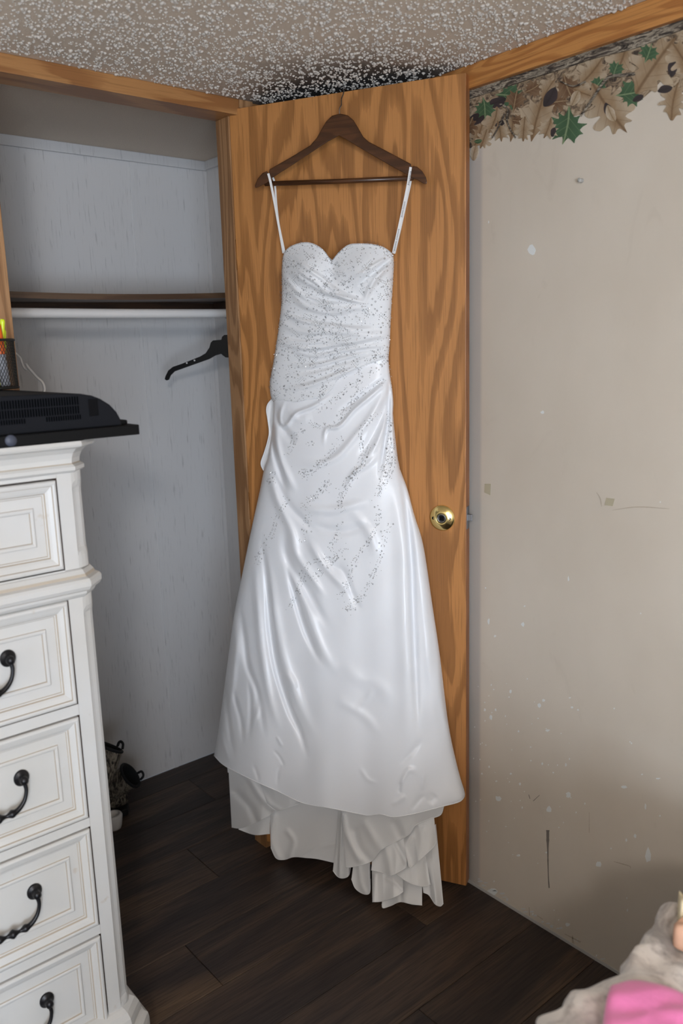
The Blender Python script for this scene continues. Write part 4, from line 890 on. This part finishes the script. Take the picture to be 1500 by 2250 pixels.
boot('camouflage boot standing upright behind the tipped one by the dresser', (pB[0]-.10, pB[1]+.01, .05), tuple(pB), (-.97, -.2), .050, .040, -1.0)
pT = ony((250, 1795), .44)
tub = thing('white_tub', (pT[0], pT[1], 0), 'white plastic tub on the closet floor below the boots', 'tub')
tub_h = pT[2]+.012
lathe('tub_body', [(.0001, .001), (.022, .001), (.025, .01), (.0275, tub_h*.6), (.029, tub_h*.86), (.026, tub_h*.97), (.021, tub_h), (.019, tub_h*.98), (.019, tub_h*.5), (.0001, tub_h*.48)], WHITEP, tub, Matrix.Translation((pT[0]-.002, pT[1], 0)), 28)

# ------------------------------------------------------------------ bed in the foreground
bed = thing('bed', (-.86, -2.2, 0), 'bed in the near right corner', 'bed')
box('mattress', (-1.36, -3.3, .28), (-.37, -1.37, .52), plain('mattress_ticking', (206, 200, 190), .8), bed, .03)
box('bed_base', (-1.34, -3.28, .06), (-.39, -1.38, .275), plain('bed_base_fabric', (70, 64, 60), .8), bed, .01)
for sx_ in (-1.29, -.44):
    for sy_ in (-3.2, -1.46): box('leg', (sx_-.025, sy_-.025, 0), (sx_+.025, sy_+.025, .065), plain('bed_leg', (40, 32, 28), .5), bed, .004)
def make_fleece():
    m = NT('mottled_fleece', .9, Sheen_Weight=.5)
    n = m.noise(m.coord((9, 9, 9)), 1., 5, .6, 1.6); f = m.noise(m.coord((120, 120, 120)), 1., 3)
    c = m.ramp(n, [(.34, (150, 142, 136)), (.44, (196, 188, 182)), (.52, (228, 221, 214)), (.62, (226, 219, 211)), (.70, (178, 170, 164))]); m.color(c); m.bump(f, .5, .004); return m.m
FLE = make_fleece()
nb, mb = 130, 150; V = []
gx_, gy_ = np.linspace(-1.40, -.345, nb), np.linspace(0, 1, mb)
def lump(x, y): return .010*math.sin(x*31+2*math.sin(y*17))*math.sin(y*27+1.3*math.sin(x*23)) + .005*math.sin(x*47+y*41+2*math.sin(y*23)) + .002*math.sin(x*93-y*77) + .003*math.sin(y*61+x*13)
for v in gy_:
    for x in gx_:
        s = v*2.35; e = -1.318 + .010*math.sin(x*24+.5)+.006*math.sin(x*61)+.003*math.sin(x*103)
        if s < .36: y, z = e+.004+.014*math.sin(x*29+s*9)*(1-s/.36), .585-(.36-s)
        elif s < .42: a = (s-.36)/.06*math.pi/2; y, z = e+.030*(math.cos(a)-1)+.004, .585+.030*math.sin(a)
        else: y, z = e-.026-(s-.42), .615
        hw = min(1, max(.25, (s-.30)/.12)); V.append((x, y+lump(z*2, x)*.6*(s < .42), z+lump(x, y)*hw))
Fc = [(i*nb+j, i*nb+j+1, (i+1)*nb+j+1, (i+1)*nb+j) for i in range(mb-1) for j in range(nb-1)]
setp(mesh('fleece_blanket', V, Fc, FLE, None, True), 'off-white mottled fleece blanket spread over the bed', 'blanket')
def blob(name, pts, z0, h, mat, label, cat, ph=0.):
    P = np.array([onz(p, z0)[:2] for p in pts]); c = P.mean(0); n = 64; ring_ = smooth_poly(np.vstack([P, P[:1]]), n+1)[:-1]; V, Fc = [], []
    pr_ = [(1., -.022), (1.0, -.004), (.975, h*.55), (.92, h*.9), (.8, h), (.6, h), (.4, h), (.2, h)]
    for s, dz in pr_:
        for k in range(n):
            q = c+(ring_[k]-c)*s; V.append((q[0], q[1], z0+dz+(.006*math.sin(q[0]*52+ph)*math.sin(q[1]*43)+.003*math.sin(q[0]*90+q[1]*120))*(1-s**6)))
    V.append((c[0], c[1], z0+h))
    for i in range(len(pr_)-1):
        for k in range(n): Fc.append((i*n+k, i*n+(k+1) % n, (i+1)*n+(k+1) % n, (i+1)*n+k))
    Fc += [((len(pr_)-1)*n+k, (len(pr_)-1)*n+(k+1) % n, len(V)-1) for k in range(n)]
    return setp(mesh(name, V, Fc, mat, None, True), label, cat)
PINK = NT('pink_plush', .9, (238, 128, 184), Sheen_Weight=.4); PINK.bump(PINK.noise(PINK.coord((160, 160, 160)), 1., 2), .3, .003)
blob('pink_cloth', [(1338, 2178), (1380, 2168), (1430, 2175), (1480, 2192), (1540, 2225), (1600, 2290), (1560, 2360), (1440, 2370), (1350, 2340), (1325, 2270), (1328, 2215)], .634, .018, PINK.m, 'bright pink plush cloth lying on the fleece blanket', 'cloth')
blob('cream_cushion', [(1489, 1975), (1500, 1985), (1512, 1988), (1526, 1992), (1534, 2000), (1528, 2010), (1518, 2012), (1506, 2011), (1492, 2006)], .634, .020, plain('cream_cushion_cloth', (226, 212, 178), .8), 'pale cream cushion corner at the right edge of the bed', 'cushion', 1.)
blob('peach_cloth', [(1479, 2038), (1492, 2022), (1506, 2018), (1530, 2022), (1540, 2050), (1530, 2066), (1500, 2060), (1482, 2050)], .632, .006, plain('peach_cloth', (224, 178, 150), .85), 'small peach cloth tucked below the cream cushion', 'cloth', 2.)

# ------------------------------------------------------------------ leaf wallpaper border (flat printed cut-outs pasted under the ceiling trim)
bd = thing('wallpaper_border', (0, -.9, 1.9), 'woodland leaf wallpaper border with a cut-out lower edge', 'wallpaper border')
def make_bark():
    m = NT('printed_bark', .6); n = m.noise(m.coord((60, 26, 130)), 1., 4, .7, 1.2); n2 = m.noise(m.coord((20, 8, 40)), 1., 3)
    c = m.ramp(n, [(.40, (34, 29, 28)), (.49, (96, 86, 74)), (.56, (168, 158, 140)), (.66, (70, 60, 52))]); c = m.mix(m.math('MULTIPLY', m.ramp(n2, [(.45, 0.), (.6, 1.)]), .5), c, (60, 52, 46)); m.color(c); return m.m
def make_under():
    m = NT('printed_undergrowth', .6); n = m.noise(m.coord((50, 34, 50)), 1., 4, .65, 2.)
    m.color(m.ramp(n, [(.32, (48, 40, 36)), (.43, (98, 82, 66)), (.52, (142, 122, 98)), (.62, (172, 154, 130)), (.72, (110, 84, 60))])); return m.m
def make_leaf(nm, edge, mid, rib):
    m = NT(nm, .6); at = m.n('ShaderNodeAttribute', attribute_name='leaf_xy'); sp = m.n('ShaderNodeSeparateXYZ'); m.l(at.outputs['Vector'], sp.inputs[0])
    ax_ = m.math('ABSOLUTE', sp.outputs[0]); n = m.noise(m.coord((70, 70, 70)), 1., 4, .6, .5); n2 = m.noise(m.coord((26, 26, 26)), 1., 3)
    f = m.math('ADD', m.math('MULTIPLY', ax_, 2.2), m.math('MULTIPLY', m.math('SUBTRACT', n2, .5), 1.1))
    c = m.ramp(f, [(0., mid), (.28, tuple(int(a*.5+b*.5) for a, b in zip(edge, mid))), (.6, edge), (1., tuple(min(255, int(a*1.06)) for a in edge))])
    c = m.mix(m.math('MULTIPLY', n, .35), c, tuple(int(v*.8) for v in edge))
    vein = m.math('FRACT', m.math('MULTIPLY', m.math('SUBTRACT', sp.outputs[1], m.math('MULTIPLY', ax_, -.9)), 4.6))
    c = m.mix(m.math('MULTIPLY', m.ramp(vein, [(0., 1.), (.07, 0.), (.93, 0.), (1., 1.)]), .4), c, rib)
    c = m.mix(m.ramp(ax_, [(0., .8), (.018, .5), (.03, 0.)]), c, rib); m.color(c); return m.m
BARK, UNDER = make_bark(), make_under()
LT = {'tan': make_leaf('printed_tan_leaf', (172, 154, 130), (136, 108, 76), (104, 78, 52)), 'brown': make_leaf('printed_brown_leaf', (118, 92, 68), (92, 62, 40), (158, 136, 104)), 'green': make_leaf('printed_green_leaf', (66, 94, 66), (58, 84, 56), (134, 150, 112)), 'pale': make_leaf('printed_pale_leaf', (190, 176, 156), (156, 134, 104), (116, 92, 64)), 'dark': make_leaf('printed_dark_patch', (60, 50, 52), (48, 42, 42), (40, 34, 34))}
MAPLE = [(0, -.5), (.07, -.30), (.30, -.42), (.27, -.24), (.50, -.16), (.36, -.03), (.46, .16), (.26, .14), (.28, .30), (.12, .24), (0, .52)]
OAKL = [(0, -.5), (.06, -.36), (.20, -.40), (.16, -.22), (.34, -.22), (.40, -.10), (.18, -.02), (.36, .06), (.38, .18), (.16, .16), (.24, .32), (.12, .36), (0, .52)]
OVAL = [(0, -.5), (.16, -.36), (.26, -.12), (.24, .14), (.14, .36), (0, .5)]
SHP = {'maple': MAPLE, 'oak': OAKL, 'oval': OVAL}
def leaf(kind, colr, cx, cy, size, ang, lay, aspect=1.):
    half = SHP[kind]; pts = half + [(-x*random.uniform(.85, 1.1), y+random.uniform(-.03, .03)) for x, y in half[::-1][1:-1]]
    bend = random.uniform(-.5, .5)
    P = smooth_poly(pts+[pts[0]], len(pts)*4+1)[:-1] if kind != 'maple' else np.array([p for a, b in zip(pts, pts[1:]+pts[:1]) for p in (np.array(a), .5*(np.array(a)+np.array(b))*.93)])
    ca, sa = math.cos(math.radians(ang)), math.sin(math.radians(ang)); x_ = -.0004-.00005*lay
    V = []
    for p in P:
        X = p[0]*aspect+bend*p[1]*p[1]*.6; v = onx((cx+size*(X*ca-p[1]*sa), cy+size*(X*sa+p[1]*ca)), 0.); V.append(np.array([x_, v[1], v[2]]))
    n = len(P); V += [np.array([-.00002, v[1], v[2]]) for v in V]
    o = mesh('leaf', V, [tuple(range(n))]+[(i, (i+1) % n, n+(i+1) % n, n+i) for i in range(n)], LT[colr], bd)
    at = o.data.attributes.new('leaf_xy', 'FLOAT_VECTOR', 'POINT'); at.data.foreach_set('vector', np.array([(p[0], p[1], 0) for p in P]*2, np.float32).reshape(-1))
    return o
def strip(name, top, botm, lay, mat, n=90):
    T, B = smooth_poly(top, n), smooth_poly(botm, n); V = []
    for i in range(n):
        for p in (T[i], B[i]): v = onx(p, 0.); V.append(np.array([-.0003-.00005*lay, v[1], v[2]]))
    m0 = len(V); V += [np.array([-.00002, v[1], v[2]]) for v in V[:m0]]
    Fc = [(2*i, 2*i+1, 2*i+3, 2*i+2) for i in range(n-1)] + [(2*i+1, m0+2*i+1, m0+2*i+3, 2*i+3) for i in range(n-1)]
    return mesh(name, V, Fc, mat, bd)
def topx(y, z):
    d = np.array([0., y, z])-C; return (750+F*(d @ RT)/(d @ FW), 1125-F*(d @ UP)/(d @ FW)), F/(d @ FW)
strip('undergrowth', [(990, 208), (1030, 200), (1250, 128), (1500, 40), (1760, -48)]+[topx(y, 2.036)[0] for y in (-1.45, -1.7, -1.95, -2.2)], [(990, 340), (1034, 326), (1048, 302), (1090, 288), (1150, 284), (1195, 284), (1230, 268), (1290, 246), (1320, 240), (1370, 246), (1400, 226), (1440, 192), (1465, 170), (1490, 205), (1530, 190), (1600, 160), (1680, 120), (1760, 80)]+[topx(y, 1.93)[0] for y in (-1.45, -1.7, -1.95, -2.2)], -1, UNDER, 160)
LV = [('oak', 'tan', 1300, 160, 84, 40), ('oak', 'tan', 1368, 128, 92, 200), ('maple', 'brown', 1246, 192, 62, 160), ('oak', 'tan', 1204, 196, 56, 30), ('maple', 'green', 1352, 152, 40, 20), ('maple', 'brown', 1170, 196, 44, 60), ('maple', 'green', 1120, 210, 62, 100), ('oak', 'brown', 1222, 224, 56, 80), ('oval', 'dark', 1210, 214, 50, 30), ('oval', 'dark', 1092, 226, 44, 70),
      ('oak', 'tan', 1290, 208, 66, 110), ('maple', 'green', 1314, 186, 38, 40), ('oak', 'tan', 1052, 298, 58, 20), ('oak', 'tan', 1086, 268, 66, 200), ('maple', 'tan', 1126, 282, 58, 5), ('oval', 'dark', 1098, 282, 40, 25), ('oval', 'dark', 1046, 262, 44, 60), ('maple', 'green', 1066, 238, 48, 175), ('maple', 'brown', 1132, 221, 50, 10), ('maple', 'tan', 1180, 262, 98, 15), ('maple', 'brown', 1136, 266, 30, 100),
      ('oval', 'pale', 1264, 216, 38, 25), ('oak', 'tan', 1338, 240, 130, 145), ('maple', 'green', 1384, 206, 62, 80), ('oval', 'dark', 1336, 242, 34, 160), ('oval', 'pale', 1342, 250, 40, 155), ('maple', 'green', 1248, 277, 84, 190), ('oak', 'tan', 1440, 142, 150, 35), ('maple', 'green', 1426, 118, 46, 20), ('oval', 'dark', 1402, 216, 26, 60), ('oak', 'tan', 1480, 222, 84, 10), ('oval', 'dark', 1462, 196, 34, 75), ('oval', 'dark', 1478, 150, 40, 10),
      ('oak', 'tan', 1500, 128, 90, -30), ('oak', 'pale', 1540, 150, 90, 40), ('maple', 'green', 1580, 110, 60, 10), ('oak', 'tan', 1620, 90, 100, 120), ('maple', 'brown', 1660, 70, 60, 30), ('oak', 'tan', 1700, 60, 100, 200), ('maple', 'green', 1650, 130, 60, 190), ('maple', 'tan', 1100, 288, 46, 170), ('oak', 'tan', 1152, 284, 54, 185), ('maple', 'tan', 1206, 282, 48, 200), ('oak', 'tan', 1064, 306, 44, 200), ('oval', 'pale', 1042, 336, 34, 10), ('oval', 'green', 1052, 311, 18, 80), ('oval', 'dark', 1216, 290, 22, 20), ('oak', 'brown', 1030, 280, 50, 30)]
for _ in range(46):
    y_, z_ = random.uniform(-2.2, -1.24), random.uniform(1.90, 2.02); (x_p, y_p), sc_ = topx(y_, z_)
    kk, cc, ss = random.choice([('oak', 'tan', .12), ('oak', 'tan', .10), ('oak', 'pale', .11), ('maple', 'green', .06), ('maple', 'brown', .06), ('oval', 'dark', .03)]); LV.append((kk, cc, x_p, y_p, ss*sc_, random.uniform(-60, 60)+random.choice([0, 180])))
for i, (k, c_, x, y, s, a) in enumerate(LV): leaf(k, c_, x, y, s, a, 2+i)
strip('bark_strip', [(985, 206), (1030, 192), (1250, 122), (1500, 35), (1760, -56)]+[topx(y, 2.041)[0] for y in (-1.45, -1.7, -1.95, -2.2)], [(985, 228), (1030, 218), (1100, 196), (1160, 176), (1250, 148), (1310, 128), (1400, 106), (1500, 66), (1760, -24)]+[topx(y, 2.012)[0] for y in (-1.45, -1.7, -1.95, -2.2)], 95, BARK, 160)
TWIG = make_bark()
def twig(pts, wd):
    P = smooth_poly(pts, 20); T_ = np.gradient(P, axis=0); N_ = np.stack([-T_[:, 1], T_[:, 0]], -1); N_ /= np.linalg.norm(N_, axis=1)[:, None]; V = []
    for i in range(20):
        for s in (-1, 1): v = onx(P[i]+N_[i]*s*wd*.5*(1-.4*i/20), 0.); V.append(np.array([-.0056, v[1], v[2]]))
    V += [np.array([-.0050, v[1], v[2]]) for v in V[:40]]
    mesh('twig', V, [(2*i, 2*i+1, 2*i+3, 2*i+2) for i in range(19)]+[(2*i, 2*i+2, 42+2*i, 40+2*i) for i in range(19)]+[(2*i+1, 41+2*i, 43+2*i, 2*i+3) for i in range(19)], TWIG, bd)
twig([(1398, 163), (1370, 166), (1340, 170), (1322, 192), (1308, 212), (1292, 236), (1278, 256)], 7)
twig([(1100, 228), (1118, 240), (1116, 262), (1124, 284), (1136, 304)], 4); twig([(1112, 250), (1098, 280), (1084, 304)], 4); twig([(1290, 180), (1262, 190), (1230, 178)], 4)
